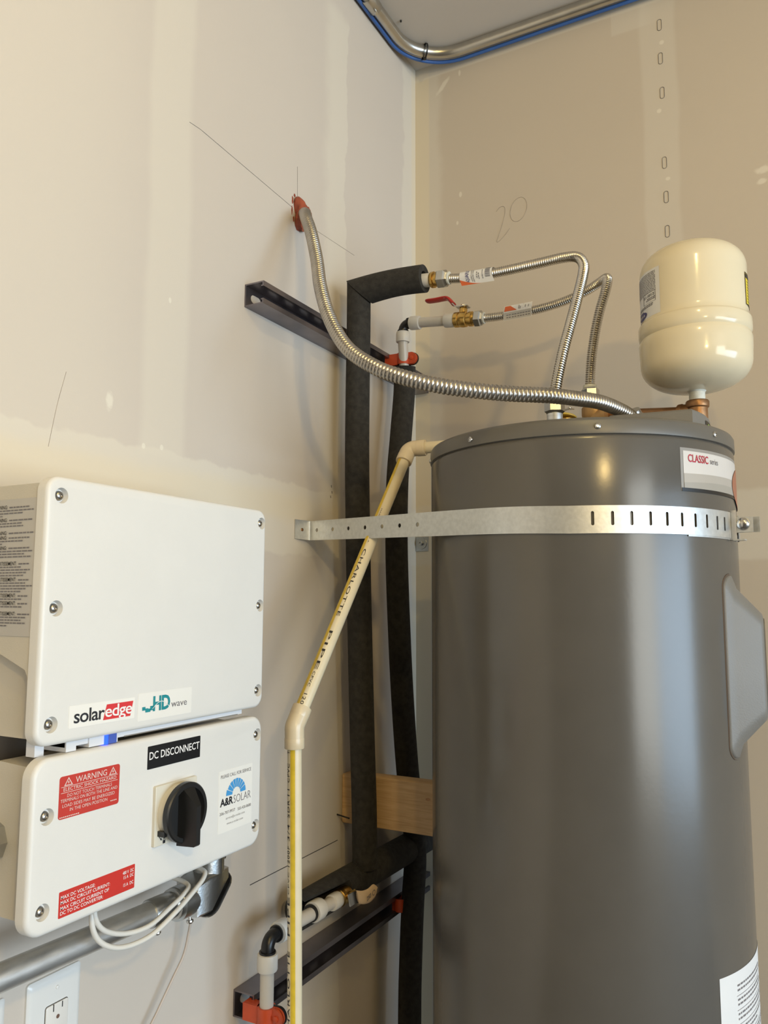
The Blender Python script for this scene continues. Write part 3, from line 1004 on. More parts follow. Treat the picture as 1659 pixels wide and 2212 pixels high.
def strut(name, y0, y1, z, label, group):
    t = thing(name, label, 'strut channel', (0, (y0 + y1) / 2, z), group)
    th = 0.0026
    prof = [(0, 0), (SW, 0), (SW, 0.0095), (SW - 0.0055, 0.0095), (SW - 0.0055, 0.0072), (SW - th, 0.0072), (SW - th, th), (th, th), (th, SW - th),
            (SW - th, SW - th), (SW - th, SW - 0.0072), (SW - 0.0055, SW - 0.0072), (SW - 0.0055, SW - 0.0095), (SW, SW - 0.0095), (SW, SW), (0, SW)]
    a = [V(0.0004 + p[0], y0, z + p[1]) for p in prof]
    b = [V(0.0004 + p[0], y1, z + p[1]) for p in prof]
    mb = MB()
    n = len(prof)
    mb.add(a + b, [(i, (i + 1) % n, n + (i + 1) % n, n + i) for i in range(n)])
    for off in (0, n):            # end faces, split into simple quads
        mb.add([(a + b)[i + off] for i in range(n)], [(0, 1, 6, 7), (1, 2, 3, 4), (1, 4, 5, 6), (0, 7, 8, 15), (15, 8, 9, 14), (14, 9, 10, 13), (13, 10, 11, 12)])
    ch = obj('channel', mb, M['strut'], t, 30)
    m = (y0 + 0.028)
    while m < y1 - 0.02:
        ol = [V(0.0032, m + p[0], z + SW / 2 + p[1]) for p in rrect(0.028, 0.0145, 0.0071, 6)]
        obj('slot', MB().loops([ol, [p + V(0.0004, 0, 0) for p in ol]]), M['wallglimpse'], t, 0)
        m += 0.051
    return t


strut('strut_channel', -0.6926, -0.012, 1.8151, 'dark metal strut channel at the level of the red-handled valve, behind the flexible conduit', 'strut channels')
strut('strut_channel', -0.6785, -0.012, 0.6292, 'lower dark metal strut channel near the floor side, behind the yellow striped pipe', 'strut channels')


def clamp(loc, label, pr):
    """orange pipe clamp gripping a vertical pipe at loc, base in the strut mouth"""
    x, y, z = loc
    t = thing('pipe_clamp', label, 'pipe clamp', (SW, y, z), 'orange pipe clamps')
    R = pr + 0.0035
    H = 0.026
    xs = 0.030
    out = [(xs, -0.009), (SW + 0.004, -0.009), (x - R * 0.7, -R), (x, -R - 0.001), (x + R * 0.8, -R * 0.9), (x + R * 1.15, -R * 0.45), (x + R * 1.9, -0.005),
           (x + R * 1.9, 0.005), (x + R * 1.15, R * 0.45), (x + R * 0.8, R * 0.9), (x, R + 0.001), (x - R * 0.7, R), (SW + 0.004, 0.009), (xs, 0.009)]
    mb = MB()
    n = 28
    mb.lathe([(pr + 0.0004, -H / 2), (R, -H / 2), (R, H / 2), (pr + 0.0004, H / 2), (pr + 0.0004, -H / 2)], (x, y, z), (0, 0, 1), n, False, False)
    mb.box(xs, x - pr, y - 0.009, y + 0.009, z - H / 2, z + H / 2)
    obj('saddle', mb, M['clamp'], t)
    # the ear: two flat lobes with a gap and a bolt
    ear = []
    for k in range(17):
        a = -PI / 2 + PI * k / 16
        ear.append((0.006 + 0.0135 * math.cos(a), 0.0135 * math.sin(a)))
    ear = [(-0.006, -0.013)] + ear + [(-0.006, 0.013)]
    for s in (-1, 1):
        mb = MB().prism(ear, (x + pr + 0.002, y - 0.0045 + (0 if s < 0 else 0.0055), z), (1, 0, 0), (0, 0, 1), (0, 1, 0), 0.0035)
        obj('ear', mb, M['clamp'], t)
    mb = MB().lathe([(0.0050, 0), (0.0050, 0.002), (0.003, 0.003)], (x + pr + 0.010, y - 0.0045, z), (0, -1, 0), 6)
    obj('bolt', mb, M['clamp'], t)
    mb = MB().prism([(p[0], p[1] * 1.06) for p in ear], (x + pr + 0.0032, y + 0.0042, z), (1, 0, 0), (0, 0, 1), (0, 1, 0), 0.0045)
    obj('back_ear', mb, M['black_plastic'], t)
    return t


clamp((0.070, -0.683, 0.650), 'orange pipe clamp on the near end of the lower strut', 0.0112)
clamp((0.074, -0.213, 1.8420), 'orange pipe clamp on the upper strut beside the black insulation top', 0.0112)
clamp((0.046, -0.172, 0.650), 'dark red-orange clamp deep on the lower strut, half hidden by black insulation', 0.0112)


# ---------------------------------------------------------------- foam insulation
ins = thing('pipe_insulation', 'taller black foam pipe sleeve with a mitred elbow turning right at its top', 'insulation', (0.07, -0.38, 0.80))
zt, RF, RI = 1.9300, 0.0245, 0.0115


def hollow_end(mb, c, d, ro, ri, depth=0.03, n=32):
    """annular end face with a bore, so a foam end reads as a tube"""
    mb.lathe([(ri, -depth), (ri, 0.0), (ro, 0.0)], c, d, n, True, False)


vp = spline([(0.070, -0.371, 0.785), (0.070, -0.375, 0.893), (0.070, -0.384, 1.026), (0.070, -0.395, 1.206), (0.070, -0.405, 1.388), (0.070, -0.412, 1.573), (0.070, -0.412, 1.72), (0.070, -0.410, 1.85), (0.070, -0.410, 1.965)], 0.02)
rings = []
for i, p in enumerate(vp):
    t = (vp[min(i + 1, len(vp) - 1)] - vp[max(i - 1, 0)]).normalized()
    u = (V(1, 0, 0) - t * t.x).normalized()
    w = t.cross(u)
    ring = []
    for k in range(32):
        q = p + (u * math.cos(2 * PI * k / 32) + w * math.sin(2 * PI * k / 32)) * RF
        lim = zt - (q.x - 0.070)                      # the 45 degree mitre plane
        ring.append(V(q.x, q.y, min(q.z, lim)))
    rings.append(ring)
obj('foam_sleeve', MB().loops(rings), M['foam'], ins)
rings = []
for i in range(12):
    s = i / 11
    ring = []
    for kk in range(32):
        a = 2 * PI * kk / 32
        dy, dz = 0.0262 * math.cos(a), 0.0275 * math.sin(a)
        x0 = 0.070 - dz + 0.0012
        ring.append(V(x0 + (0.2195 - x0) * s, -0.410 + dy, zt + dz + 0.004 * math.sin(PI * s)))
    rings.append(ring)
arm = MB().loops(rings, True, False)
ring_in = [V(0.2195, -0.410 + 0.015 * math.cos(2 * PI * k / 32), zt + 0.015 * math.sin(2 * PI * k / 32)) for k in range(32)]
arm.loops([rings[-1], ring_in, [p - V(0.03, 0, 0) for p in ring_in]], False, True)
obj('foam_elbow_arm', arm, M['foam'], ins)

ins2 = thing('pipe_insulation', 'slimmer black foam pipe sleeve nearer the corner, bowing behind the wooden block', 'insulation', (0.07, -0.18, 0.0))
p2_ = spline([(0.070, -0.178, 0.02), (0.070, -0.177, 0.42), (0.070, -0.170, 0.56), (0.070, -0.161, 0.653), (0.070, -0.149, 0.745), (0.070, -0.160, 0.84), (0.070, -0.183, 0.918), (0.070, -0.205, 1.048), (0.070, -0.223, 1.197),
              (0.070, -0.239, 1.397), (0.070, -0.237, 1.549), (0.070, -0.221, 1.656), (0.070, -0.203, 1.766), (0.074, -0.208, 1.826)], 0.02)
fo = MB().tube(p2_, RF, 28)
obj('foam_sleeve', fo, M['foam'], ins2)

# level sleeve along the left wall above the lower strut; its near end is slit open
ins3 = thing('pipe_insulation', 'level black foam pipe sleeve above the lower strut, slit open at its near end', 'insulation', (0.055, -0.3, 0.74))
zh = 0.766
tube_ = MB().tube([(0.056, -0.445, zh), (0.056, -0.30, zh - 0.001), (0.056, -0.055, zh - 0.004)], 0.030, 28)
obj('foam_sleeve', tube_, M['foam'], ins3)
op = MB()
R_o, R_i = 0.030, 0.0215
rings = []
for y in (-0.575, -0.54, -0.50, -0.47, -0.444):
    half = math.radians(112 + 20 * (y + 0.575) / 0.13)
    out = [V(0.056 + R_o * math.cos(PI * 0.95 - half + 2 * half * k / 16), y, zh + R_o * math.sin(PI * 0.95 - half + 2 * half * k / 16)) for k in range(17)]
    inn = [V(0.056 + R_i * math.cos(PI * 0.95 + half - 2 * half * k / 16), y, zh + R_i * math.sin(PI * 0.95 + half - 2 * half * k / 16)) for k in range(17)]
    rings.append(out + inn)
op.loops(rings)
obj('slit_end', op, M['foam'], ins3)


# ---------------------------------------------------------------- plastic water pipes and valves
def collar(parent, c, d, r=0.0155, L=0.024, name='collar'):
    d = Vector(d).normalized()
    mb = MB().lathe([(r * 0.80, -L / 2), (r * 0.95, -L / 2), (r, -L / 2 + 0.002), (r, L / 2 - 0.005), (r * 0.95, L / 2 - 0.001), (r * 0.80, L / 2)], c, d, 28)
    return obj(name, mb, M['fitting'], parent)


def hexnut(parent, c, d, r, L, mat, name='nut'):
    d = Vector(d).normalized()
    mb = MB().lathe([(r * 0.84, 0), (r, L * 0.12), (r, L * 0.72), (r * 0.84, L * 0.82), (r * 0.70, L)], c, d, 6, ref=(0.2, 0.1, 1) if abs(d.z) < 0.9 else (1, 0.4, 0))
    return obj(name, mb, M[mat], parent, 20)


PR = 0.0111
t = thing('water_pipe', 'milky plastic pipe with white collars and black elbow below the red-handled valve', 'pipe', (0.078, -0.222, 1.83))
obj('pipe', MB().cyl((0.0745, -0.2125, 1.822), (0.080, -0.230, 1.884), PR, 24).cyl((0.098, -0.230, 1.917), (0.195, -0.230, 1.907), PR, 24), M['pex'], t)
collar(t, V(0.0803, -0.230, 1.888), (0.02, -0.02, 1))
eb = MB().tube(fillet([(0.0805, -0.230, 1.892), (0.081, -0.230, 1.9185), (0.108, -0.230, 1.916)], 0.015), 0.0105, 20)
eb.lathe([(0.0125, 0), (0.0125, 0.003)], (0.0805, -0.230, 1.900), (0, 0, 1), 24).lathe([(0.0125, 0), (0.0125, 0.003)], (0.093, -0.230, 1.9175), (1, 0, 0), 24)
obj('elbow', eb, M['black_plastic'], t)
collar(t, V(0.112, -0.230, 1.9155), (1, 0, -0.1))
collar(t, V(0.196, -0.230, 1.9070), (1, 0, -0.1), 0.0155, 0.024)

dv = V(1, 0, -0.105).normalized()
v0 = V(0.2075, -0.230, 1.9058)
val = thing('ball_valve', 'brass ball valve with a red dipped lever handle', 'valve', tuple(v0))
mb = MB().lathe([(0.0155, 0), (0.0165, 0.001), (0.0165, 0.009), (0.0150, 0.010), (0.0165, 0.013), (0.0172, 0.020), (0.0165, 0.027), (0.0135, 0.029), (0.0135, 0.033), (0.0160, 0.034), (0.0160, 0.041), (0.0140, 0.0415), (0.012, 0.048)], v0, dv, 28)
obj('body', mb, M['brass'], val)
stc = v0 + dv * 0.019
mb = MB().lathe([(0.0090, 0), (0.0090, 0.022), (0.0075, 0.026), (0.005, 0.0265), (0.005, 0.030)], stc, (0.02, 0, 1), 20)
obj('stem', mb, M['brass'], val)
obj('nut', MB().lathe([(0.0062, 0.0275), (0.0062, 0.0320), (0.004, 0.033)], stc, (0.02, 0, 1), 6), M['nickel'], val, 20)


def strip(path, wv, wid, th):
    """flat bar along a path; wv = width direction"""
    P = [Vector(p) for p in path]
    rings = []
    for i, p in enumerate(P):
        tn_ = (P[min(i + 1, len(P) - 1)] - P[max(i - 1, 0)]).normalized()
        n_ = tn_.cross(wv).normalized()
        w_ = wid(i / (len(P) - 1)) if callable(wid) else wid
        rings.append([p + wv * w_ / 2 + n_ * th / 2, p + wv * w_ / 2 - n_ * th / 2, p - wv * w_ / 2 - n_ * th / 2, p - wv * w_ / 2 + n_ * th / 2])
    return MB().loops(rings)


hz = stc.z + 0.0275
lever = spline([(stc.x + 0.013, -0.230, hz), (stc.x - 0.004, -0.230, hz), (stc.x - 0.014, -0.230, hz + 0.002), (stc.x - 0.020, -0.230, hz + 0.008), (stc.x - 0.028, -0.230, hz + 0.018), (stc.x - 0.034, -0.230, hz + 0.0245), (stc.x - 0.042, -0.230, hz + 0.026)], 0.003)
hd = obj('handle', strip(lever, V(0, 1, 0), 0.020, 0.0022), M['nickel'], val, 50)
rings = []
gp = spline([(stc.x - 0.022, -0.230, hz + 0.0105), (stc.x - 0.029, -0.230, hz + 0.0195), (stc.x - 0.035, -0.230, hz + 0.0255), (stc.x - 0.044, -0.230, hz + 0.0275), (stc.x - 0.066, -0.230, hz + 0.0275), (stc.x - 0.090, -0.230, hz + 0.0290)], 0.003)
for i, p in enumerate(gp):
    tn_ = (gp[min(i + 1, len(gp) - 1)] - gp[max(i - 1, 0)]).normalized()
    n_ = tn_.cross(V(0, 1, 0)).normalized()
    e = len(gp) - 1 - i
    k_ = min(1.0, math.sqrt(max(0.02, 1 - (1 - min(e, 3) / 3) ** 2)))
    rings.append([p + V(0, 1, 0) * (0.0115 * k_ * math.cos(2 * PI * a / 14)) + n_ * (0.0042 * k_ * math.sin(2 * PI * a / 14)) for a in range(14)])
obj('grip', MB().loops(rings), M['redgrip'], hd, 50, label='red dipped grip')


# corrugated connectors
def corrugated(path, r, pitch, depth, n=18):
    pts = spline(path, pitch / 5)
    return MB().tube(pts, r, n, rfun=lambda s, a: r - depth * (0.5 - 0.5 * math.cos(2 * PI * s / pitch)) ** 1.5)


cA = thing('flexible_connector', 'upper corrugated stainless water connector looping from the foam elbow to the tank', 'connector', (0.4, -0.42, 1.6))
obj('stub_pipe', MB().cyl((0.19, -0.410, 1.929), (0.238, -0.410, 1.924), 0.0135, 24), M['fitting'], cA)
aA = V(0.234, -0.410, 1.9240)
dA = V(1, 0, -0.09).normalized()
obj('adapter', MB().lathe([(0.0145, 0), (0.0158, 0.002), (0.0158, 0.007), (0.013, 0.008), (0.013, 0.012), (0.0145, 0.0125), (0.0145, 0.016)], aA, dA, 24), M['brass'], cA)
hexnut(cA, aA + dA * 0.0145, dA, 0.0185, 0.022, 'nickel')
obj('ferrule', MB().lathe([(0.0115, 0), (0.0125, 0.001), (0.0125, 0.004), (0.0105, 0.005)], aA + dA * 0.0355, dA, 24), M['white_tape'], cA)
pathA = [(0.268, -0.410, 1.9200), (0.302, -0.410, 1.9150), (0.345, -0.411, 1.9120), (0.40, -0.413, 1.9110), (0.46, -0.418, 1.9100), (0.500, -0.424, 1.9080), (0.527, -0.432, 1.9000), (0.540, -0.442, 1.8800),
         (0.541, -0.456, 1.852), (0.536, -0.474, 1.81), (0.528, -0.492, 1.76), (0.519, -0.508, 1.71), (0.511, -0.519, 1.66), (0.5075, -0.5245, 1.628), (0.507, -0.525, 1.615)]
obj('hose', corrugated(pathA, 0.0094, 0.0042, 0.0022), M['stainless'], cA, 60)
hexnut(cA, V(0.507, -0.525, 1.622), (0, 0, -1), 0.0165, 0.024, 'nickel')
obj('nipple', MB().lathe([(0.0128, 0), (0.0128, 0.012), (0.0120, 0.013), (0.0128, 0.016), (0.0120, 0.018), (0.0128, 0.020), (0.0120, 0.022), (0.0128, 0.024), (0.0120, 0.026), (0.0132, 0.028), (0.0132, 0.045)], (0.507, -0.525, 1.6005), (0, 0, -1), 24), M['emt'], cA)
# its paper tag, a curl of paper around the hose
tg = MB()
ca, cb = V(0.298, -0.410, 1.9155), V(0.372, -0.411, 1.9120)
dT = (cb - ca).normalized()


def wrap_pt(a0, d, e, r):
    """(s, angle) on a cylinder: angle 0 faces e, positive turns up"""
    up = d.cross(e)
    if up.z < 0:
        up = -up
    return lambda s, an: a0 + d * s + (e * math.cos(an) + up * math.sin(an)) * r


eT = V(0.35, -0.93, -0.05)
eT = (eT - dT * eT.dot(dT)).normalized()


def tag_pt(s, q, off=0.0):
    """q: 0 top edge .. 1 lower loose edge of the tag"""
    up = dT.cross(eT)
    if up.z < 0:
        up = -up
    r = 0.0125 + off
    an = math.radians(110 - 205 * min(q, 0.72) / 0.72) if q < 0.72 else math.radians(-95)
    p = ca + dT * s
    base = p + (eT * math.cos(an) + up * math.sin(an)) * r
    if q >= 0.72:
        base = base + (-eT * 0.35 - up * 0.4).normalized() * 0
    return base


def taggrid(L, q0, q1, fn, n=14, m=6):
    mb = MB()
    vs = [fn(L[0] + (L[1] - L[0]) * i / m, q0 + (q1 - q0) * j / n) for i in range(m + 1) for j in range(n + 1)]
    fs = [(i * (n + 1) + j, (i + 1) * (n + 1) + j, (i + 1) * (n + 1) + j + 1, i * (n + 1) + j + 1) for i in range(m) for j in range(n)]
    return mb.add(vs, fs)


# the tag wraps the hose, then its lower end hangs away as a loose flap
def tagA(s, q, off=0.0):
    up = dT.cross(eT)
    if up.z < 0:
        up = -up
    p = ca + dT * s
    if q < 0.55:
        an = math.radians(115 - 150 * q / 0.55)
        return p + (eT * math.cos(an) + up * math.sin(an)) * (0.0107 + off)
    an = math.radians(-35)
    st_ = p + (eT * math.cos(an) + up * math.sin(an)) * (0.0107 + off)
    f = (q - 0.55) / 0.45
    return st_ + (-up * 0.82 - eT * 0.57 + dT * 0.25) * (0.0135 * f) + (eT * 0.0035) * f


lab = obj('paper_tag', taggrid((0, 0.066), 0, 1, tagA), M['paperlabel'], cA, 60, label='white paper tag with navy print and an orange corner')
mb = MB()
letters(mb, 'AQUAFLO', 0.20, 0.86, 0.012, 0.0205, lambda u, v: tagA(0.0325 - v, 1.02 - u, 0.0005), 0.012)
obj('lettering', mb, M['navy'], lab, 0)
mb = MB()
for k_, (sv, a, b) in enumerate(((0.024, 0.22, 0.80), (0.0275, 0.25, 0.85), (0.035, 0.35, 0.6), (0.0385, 0.4, 0.65), (0.046, 0.3, 0.7))):
    q = a
    while q < b:
        w_ = random.uniform(0.03, 0.07)
        poly(mb, [(sv, q), (sv + 0.0016, q), (sv + 0.0016, q + w_), (sv, q + w_)], lambda u, v: tagA(u, v, 0.0005))
        q += w_ + 0.025
q = 0.08
while q < 0.62:
    w_ = random.choice((0.008, 0.014, 0.02))
    poly(mb, [(0.052, q), (0.062, q), (0.062, q + w_), (0.052, q + w_)], lambda u, v: tagA(u, v, 0.0005))
    q += w_ + 0.014
obj('fine_print', mb, M['grey_ink'], lab, 0, kind='stuff')
mb = MB()
for k_ in range(10):
    a, b = k_ / 10, (k_ + 1) / 10
    fa, fb = 1 - 0.42 * (1 - a) ** 2, 1 - 0.42 * (1 - b) ** 2
    poly(mb, [(0.045 * a, fa), (0.045 * b, fb), (0.045 * b, 1.0), (0.045 * a, 1.0)], lambda u, v: tagA(u, v, 0.0006))
obj('orange_corner', mb, M['orange_ink'], lab, 0)

cB = thing('flexible_connector', 'lower corrugated stainless water connector looping from the red-handled valve to the tank', 'connector', (0.4, -0.25, 1.6))
aB = v0 + dv * 0.046
hexnut(cB, aB, dv, 0.0180, 0.019, 'nickel')
obj('ferrule', MB().lathe([(0.0110, 0), (0.0120, 0.001), (0.0120, 0.004), (0.0105, 0.005)], aB + dv * 0.0185, dv, 24), M['white_tape'], cB)
pathB = [tuple(aB + dv * 0.020), (0.300, -0.230, 1.8970), (0.345, -0.231, 1.8955), (0.40, -0.234, 1.8960), (0.452, -0.239, 1.9010), (0.495, -0.248, 1.9090), (0.524, -0.262, 1.9150), (0.543, -0.280, 1.9150), (0.549, -0.297, 1.902),
         (0.5465, -0.308, 1.876), (0.537, -0.314, 1.84), (0.528, -0.316, 1.80), (0.520, -0.317, 1.75), (0.516, -0.317, 1.705), (0.5155, -0.317, 1.692)]
obj('hose', corrugated(pathB, 0.0094, 0.0042, 0.0022), M['stainless'], cB, 60)
obj('washer', MB().lathe([(0.0125, 0), (0.0125, 0.005), (0.0115, 0.006)], (0.5155, -0.317, 1.6985), (0, 0, -1), 24), M['white_tape'], cB)
hexnut(cB, V(0.5160, -0.317, 1.693), (0.02, 0, -1), 0.0165, 0.030, 'nickel')
cb0, cb1 = V(0.322, -0.230, 1.8963), V(0.388, -0.2333, 1.8957)
dTB = (cb1 - cb0).normalized()
eTB = V(0.3, -0.95, -0.12); eTB = (eTB - dTB * eTB.dot(dTB)).normalized()
upB = dTB.cross(eTB)
upB = upB if upB.z > 0 else -upB


def tagB(s, q, off=0.0):          # a flat folded label: front face, sharp fold, upper leaf
    p = cb0 + dTB * s
    if q < 0.5:
        f = q / 0.5
        return p + eTB * (0.0109 + off) + upB * (-0.0135 + 0.0165 * f)
    f = (q - 0.5) / 0.5
    return p + eTB * (0.0109 + off - 0.009 * f) + upB * (0.0030 + 0.0150 * f + off)


lab = obj('paper_tag', taggrid((0, 0.062), 0, 1, tagB, 8, 4), M['paperlabel'], cB, 20, label='folded white paper tag with an orange panel')
mb = MB(); poly(mb, [(0.002, 0.55), (0.030, 0.55), (0.022, 0.74), (0.014, 0.95), (0.002, 0.95)], lambda u, v: tagB(u, v, 0.0005)); obj('orange_panel', mb, M['orange_ink'], lab, 0)
mb = MB(); poly(mb, [(0.001, 0.02), (0.061, 0.02), (0.061, 0.48), (0.001, 0.48)], lambda u, v: tagB(u, v, 0.0003)); obj('clear_film', mb, M['silver_label'], lab, 0)
mb = MB()
for s_, q0, q1 in ((0.033, 0.6, 0.9), (0.036, 0.58, 0.8), (0.043, 0.6, 0.62), (0.043, 0.9, 0.92), (0.047, 0.65, 0.85), (0.054, 0.66, 0.82)):
    poly(mb, [(s_, q0), (s_ + 0.0012, q0), (s_ + 0.0012, q1), (s_, q1)], lambda u, v: tagB(u, v, 0.0006))
for k_ in range(9):
    a = 0.006 + 0.006 * k_ + random.uniform(0, 0.001)
    poly(mb, [(a, 0.12), (a + 0.004, 0.12), (a + 0.004, 0.18), (a, 0.18)], lambda u, v: tagB(u, v, 0.0005))
    poly(mb, [(a, 0.28), (a + 0.0045, 0.28), (a + 0.0045, 0.33), (a, 0.33)], lambda u, v: tagB(u, v, 0.0005))
obj('fine_print', mb, M['grey_ink'], lab, 0, kind='stuff')

# lower run: pipe through the near clamp, elbow, collars, valve with tan lever
t = thing('water_pipe', 'milky plastic pipe rising from the lower near clamp into a black elbow', 'pipe', (0.07, -0.683, 0.02))
obj('pipe', MB().cyl((0.070, -0.683, 0.02), (0.070, -0.683, 0.735), PR, 24).cyl((0.070, -0.660, 0.7635), (0.074, -0.475, 0.7600), PR, 24), M['pex'], t)
collar(t, V(0.070, -0.683, 0.729), (0, 0, 1), 0.0165, 0.026)
eb = MB().tube(fillet([(0.070, -0.683, 0.735), (0.070, -0.683, 0.7635), (0.070, -0.650, 0.7635)], 0.015), 0.0105, 20)
eb.lathe([(0.0132, 0), (0.0132, 0.003)], (0.070, -0.683, 0.742), (0, 0, 1), 24).lathe([(0.0132, 0), (0.0132, 0.003)], (0.070, -0.662, 0.7635), (0, 1, 0), 24)
obj('elbow', eb, M['black_plastic'], t)
collar(t, V(0.0705, -0.645, 0.7635), (0, 1, 0), 0.0170, 0.024)
collar(t, V(0.0715, -0.545, 0.7625), (0, 1, 0), 0.0180, 0.026)
obj('ring', MB().lathe([(0.0112, 0), (0.0148, 0), (0.0148, 0.004), (0.0112, 0.004)], (0.0712, -0.564, 0.7625), (0, 1, 0), 24), M['black_plastic'], t)
w0 = V(0.0740, -0.488, 0.7600)
v2 = thing('ball_valve', 'small brass valve with a tan dipped lever, low beside the black insulation', 'valve', tuple(w0))
collar(v2, w0, (0.02, 1, 0), 0.0145, 0.024)
mb = MB().lathe([(0.0140, 0), (0.0155, 0.002), (0.0155, 0.010), (0.014, 0.011), (0.016, 0.018), (0.0155, 0.028), (0.0135, 0.030), (0.0135, 0.040)], w0 + V(0, 0.012, 0), (0.02, 1, 0), 24)
obj('body', mb, M['brass'], v2)
obj('stem', MB().lathe([(0.008, 0), (0.008, 0.016), (0.006, 0.020)], w0 + V(0.012, 0.029, 0.002), (1, -0.1, 0.25), 18), M['brass'], v2)
obj('nut', MB().lathe([(0.0065, 0), (0.0065, 0.006), (0.004, 0.007)], w0 + V(0.030, 0.027, 0.0065), (1, -0.1, 0.25), 6), M['steel'], v2, 20)
hx = w0.x + 0.0335
lv = spline([(hx, w0.y - 0.006, 0.768), (hx + 0.0005, w0.y + 0.008, 0.768), (hx + 0.0025, w0.y + 0.018, 0.7672), (hx + 0.007, w0.y + 0.027, 0.765)], 0.003)
hd2 = obj('handle', strip(lv, V(0.25, 0, -1).normalized(), 0.0200, 0.0022), M['steel'], v2, 50)
gp = [(hx + 0.0030, w0.y + 0.0190, 0.7672), (hx + 0.0085, w0.y + 0.0300, 0.7640), (hx + 0.0120, w0.y + 0.0440, 0.7635), (hx + 0.0135, w0.y + 0.0570, 0.7665), (hx + 0.0145, w0.y + 0.0680, 0.7705)]
gp = spline(gp, 0.003)
wv = V(0.25, 0, -1).normalized()
rings = []
for i, p in enumerate(gp):
    tn_ = (gp[min(i + 1, len(gp) - 1)] - gp[max(i - 1, 0)]).normalized()
    n_ = tn_.cross(wv).normalized()
    e = len(gp) - 1 - i
    k_ = math.sqrt(max(0.03, 1 - (1 - min(e, 4) / 4) ** 2))
    rings.append([p + wv * (0.0115 * k_ * math.cos(2 * PI * a / 14)) + n_ * (0.0035 * math.sin(2 * PI * a / 14)) for a in range(14)])
gr = obj('grip', MB().loops(rings), M['tangrip'], hd2, 50, label='tan dipped grip')
mb = MB()
letters(mb, '250', 0.030, 0.045, -0.0045, 0.0035, lambda u, v: V(hx + 0.0165, w0.y + u, 0.7628 + v + (u - 0.030) * 0.2), 0.012)
an_ = [2 * PI * k / 16 for k in range(16)]
for a, b in zip(an_, an_[1:] + an_[:1]):
    c_ = (0.0530, 0.0042)
    poly(mb, [(c_[0] + 0.0055 * math.cos(a), c_[1] + 0.005 * math.sin(a)), (c_[0] + 0.0055 * math.cos(b), c_[1] + 0.005 * math.sin(b)), (c_[0] + 0.0043 * math.cos(b), c_[1] + 0.0038 * math.sin(b)), (c_[0] + 0.0043 * math.cos(a), c_[1] + 0.0038 * math.sin(a))],
         lambda u, v: V(hx + 0.0180, w0.y + u, 0.7628 + v))
obj('lettering', mb, M['grey_ink'], gr, 0)

# ---------------------------------------------------------------- wooden block
blk = MB()
bx, by, bz = (0.0005, 0.2600), (-0.345, -0.307), (0.8535, 0.9500)
rg = []
ol = rrect(bx[1] - bx[0], bz[1] - bz[0], 0.004, 3)
for y, i in ((by[0], 0.0015), (by[0] + 0.0015, 0), (by[1] - 0.0015, 0), (by[1], 0.0015)):
    rg.append([V((bx[0] + bx[1]) / 2 + p[0] * (1 - i * 6), y, (bz[0] + bz[1]) / 2 + p[1] * (1 - i * 14)) for p in ol])
blk.loops(rg)
wb = tag(obj('wood_block', blk, M['wood']), 'sawn pine block wedged between the left wall and the grey tank', 'wood block')
kn = MB().lathe([(0.0028, 0), (0.0026, 0.0006)], (0.193, by[0] + 0.0001, 0.921), (0, -1, 0), 12)
for i in range(len(kn.v)):
    kn.v[i].x = 0.193 + (kn.v[i].x - 0.193) * 1.8
obj('knot', kn, M['bronze'], BASE and wb)

# ---------------------------------------------------------------- water heater
TC = V(0.512, -0.418, 0)
TR = 0.25


def cylp(az, z, r=TR):
    a = math.radians(az)
    return V(TC.x + r * math.sin(a), TC.y - r * math.cos(a), z)


heater = thing('water_heater', 'tall grey cylindrical electric water heater standing in the corner', 'water heater', (TC.x, TC.y, 0.0))
prof = [(0.235, 0.0), (0.235, 0.03), (0.247, 0.032), (0.25, 0.036)] + [(TR, 0.05 + k * 0.1) for k in range(15)] + [(TR, 1.528), (0.2488, 1.5330), (0.2475, 1.5350)]
obj('body', MB().lathe(prof, TC, (0, 0, 1), 128), M['tank'], heater)
lid = obj('lid', MB().lathe([(0.2480, 1.5345), (0.2514, 1.5355), (0.2516, 1.5370), (0.2512, 1.5540), (0.2490, 1.5580), (0.2450, 1.5600), (0.2300, 1.5608), (0.05, 1.5630), (0.001, 1.5630)], TC, (0, 0, 1), 128), M['lid'], heater)
for az in (-24.0, 21.6, 67.5, 112, -70, -115, 158, -160):
    p = cylp(az, 1.5455, 0.2512)
    n_ = (p - TC); n_.z = 0; n_.normalize()
    mb = MB().lathe([(0.0046, 0), (0.0046, 0.001), (0.0040, 0.0024), (0.0022, 0.0034), (0.0018, 0.0022), (0.0001, 0.0022)], p, n_, 16)
    obj('screw', mb, M['steel'], heater)
# little turned edge at the lid seam
obj('seam_tab', MB().box(0.2608, 0.2655, -0.4275, -0.4085, 1.5290, 1.5345), M['lid'], heater)


def cyl_band(az0, az1, zlo, zhi, r, n=24):
    zl = zlo if callable(zlo) else (lambda t: zlo)
    zh_ = zhi if callable(zhi) else (lambda t: zhi)
    vs, fs = [], []
    for i in range(n + 1):
        t_ = i / n
        az = az0 + (az1 - az0) * t_
        vs += [cylp(az, zl(t_), r), cylp(az, zh_(t_), r)]
    for i in range(n):
        fs.append((2 * i, 2 * i + 2, 2 * i + 3, 2 * i + 1))
    return MB().add(vs, fs)


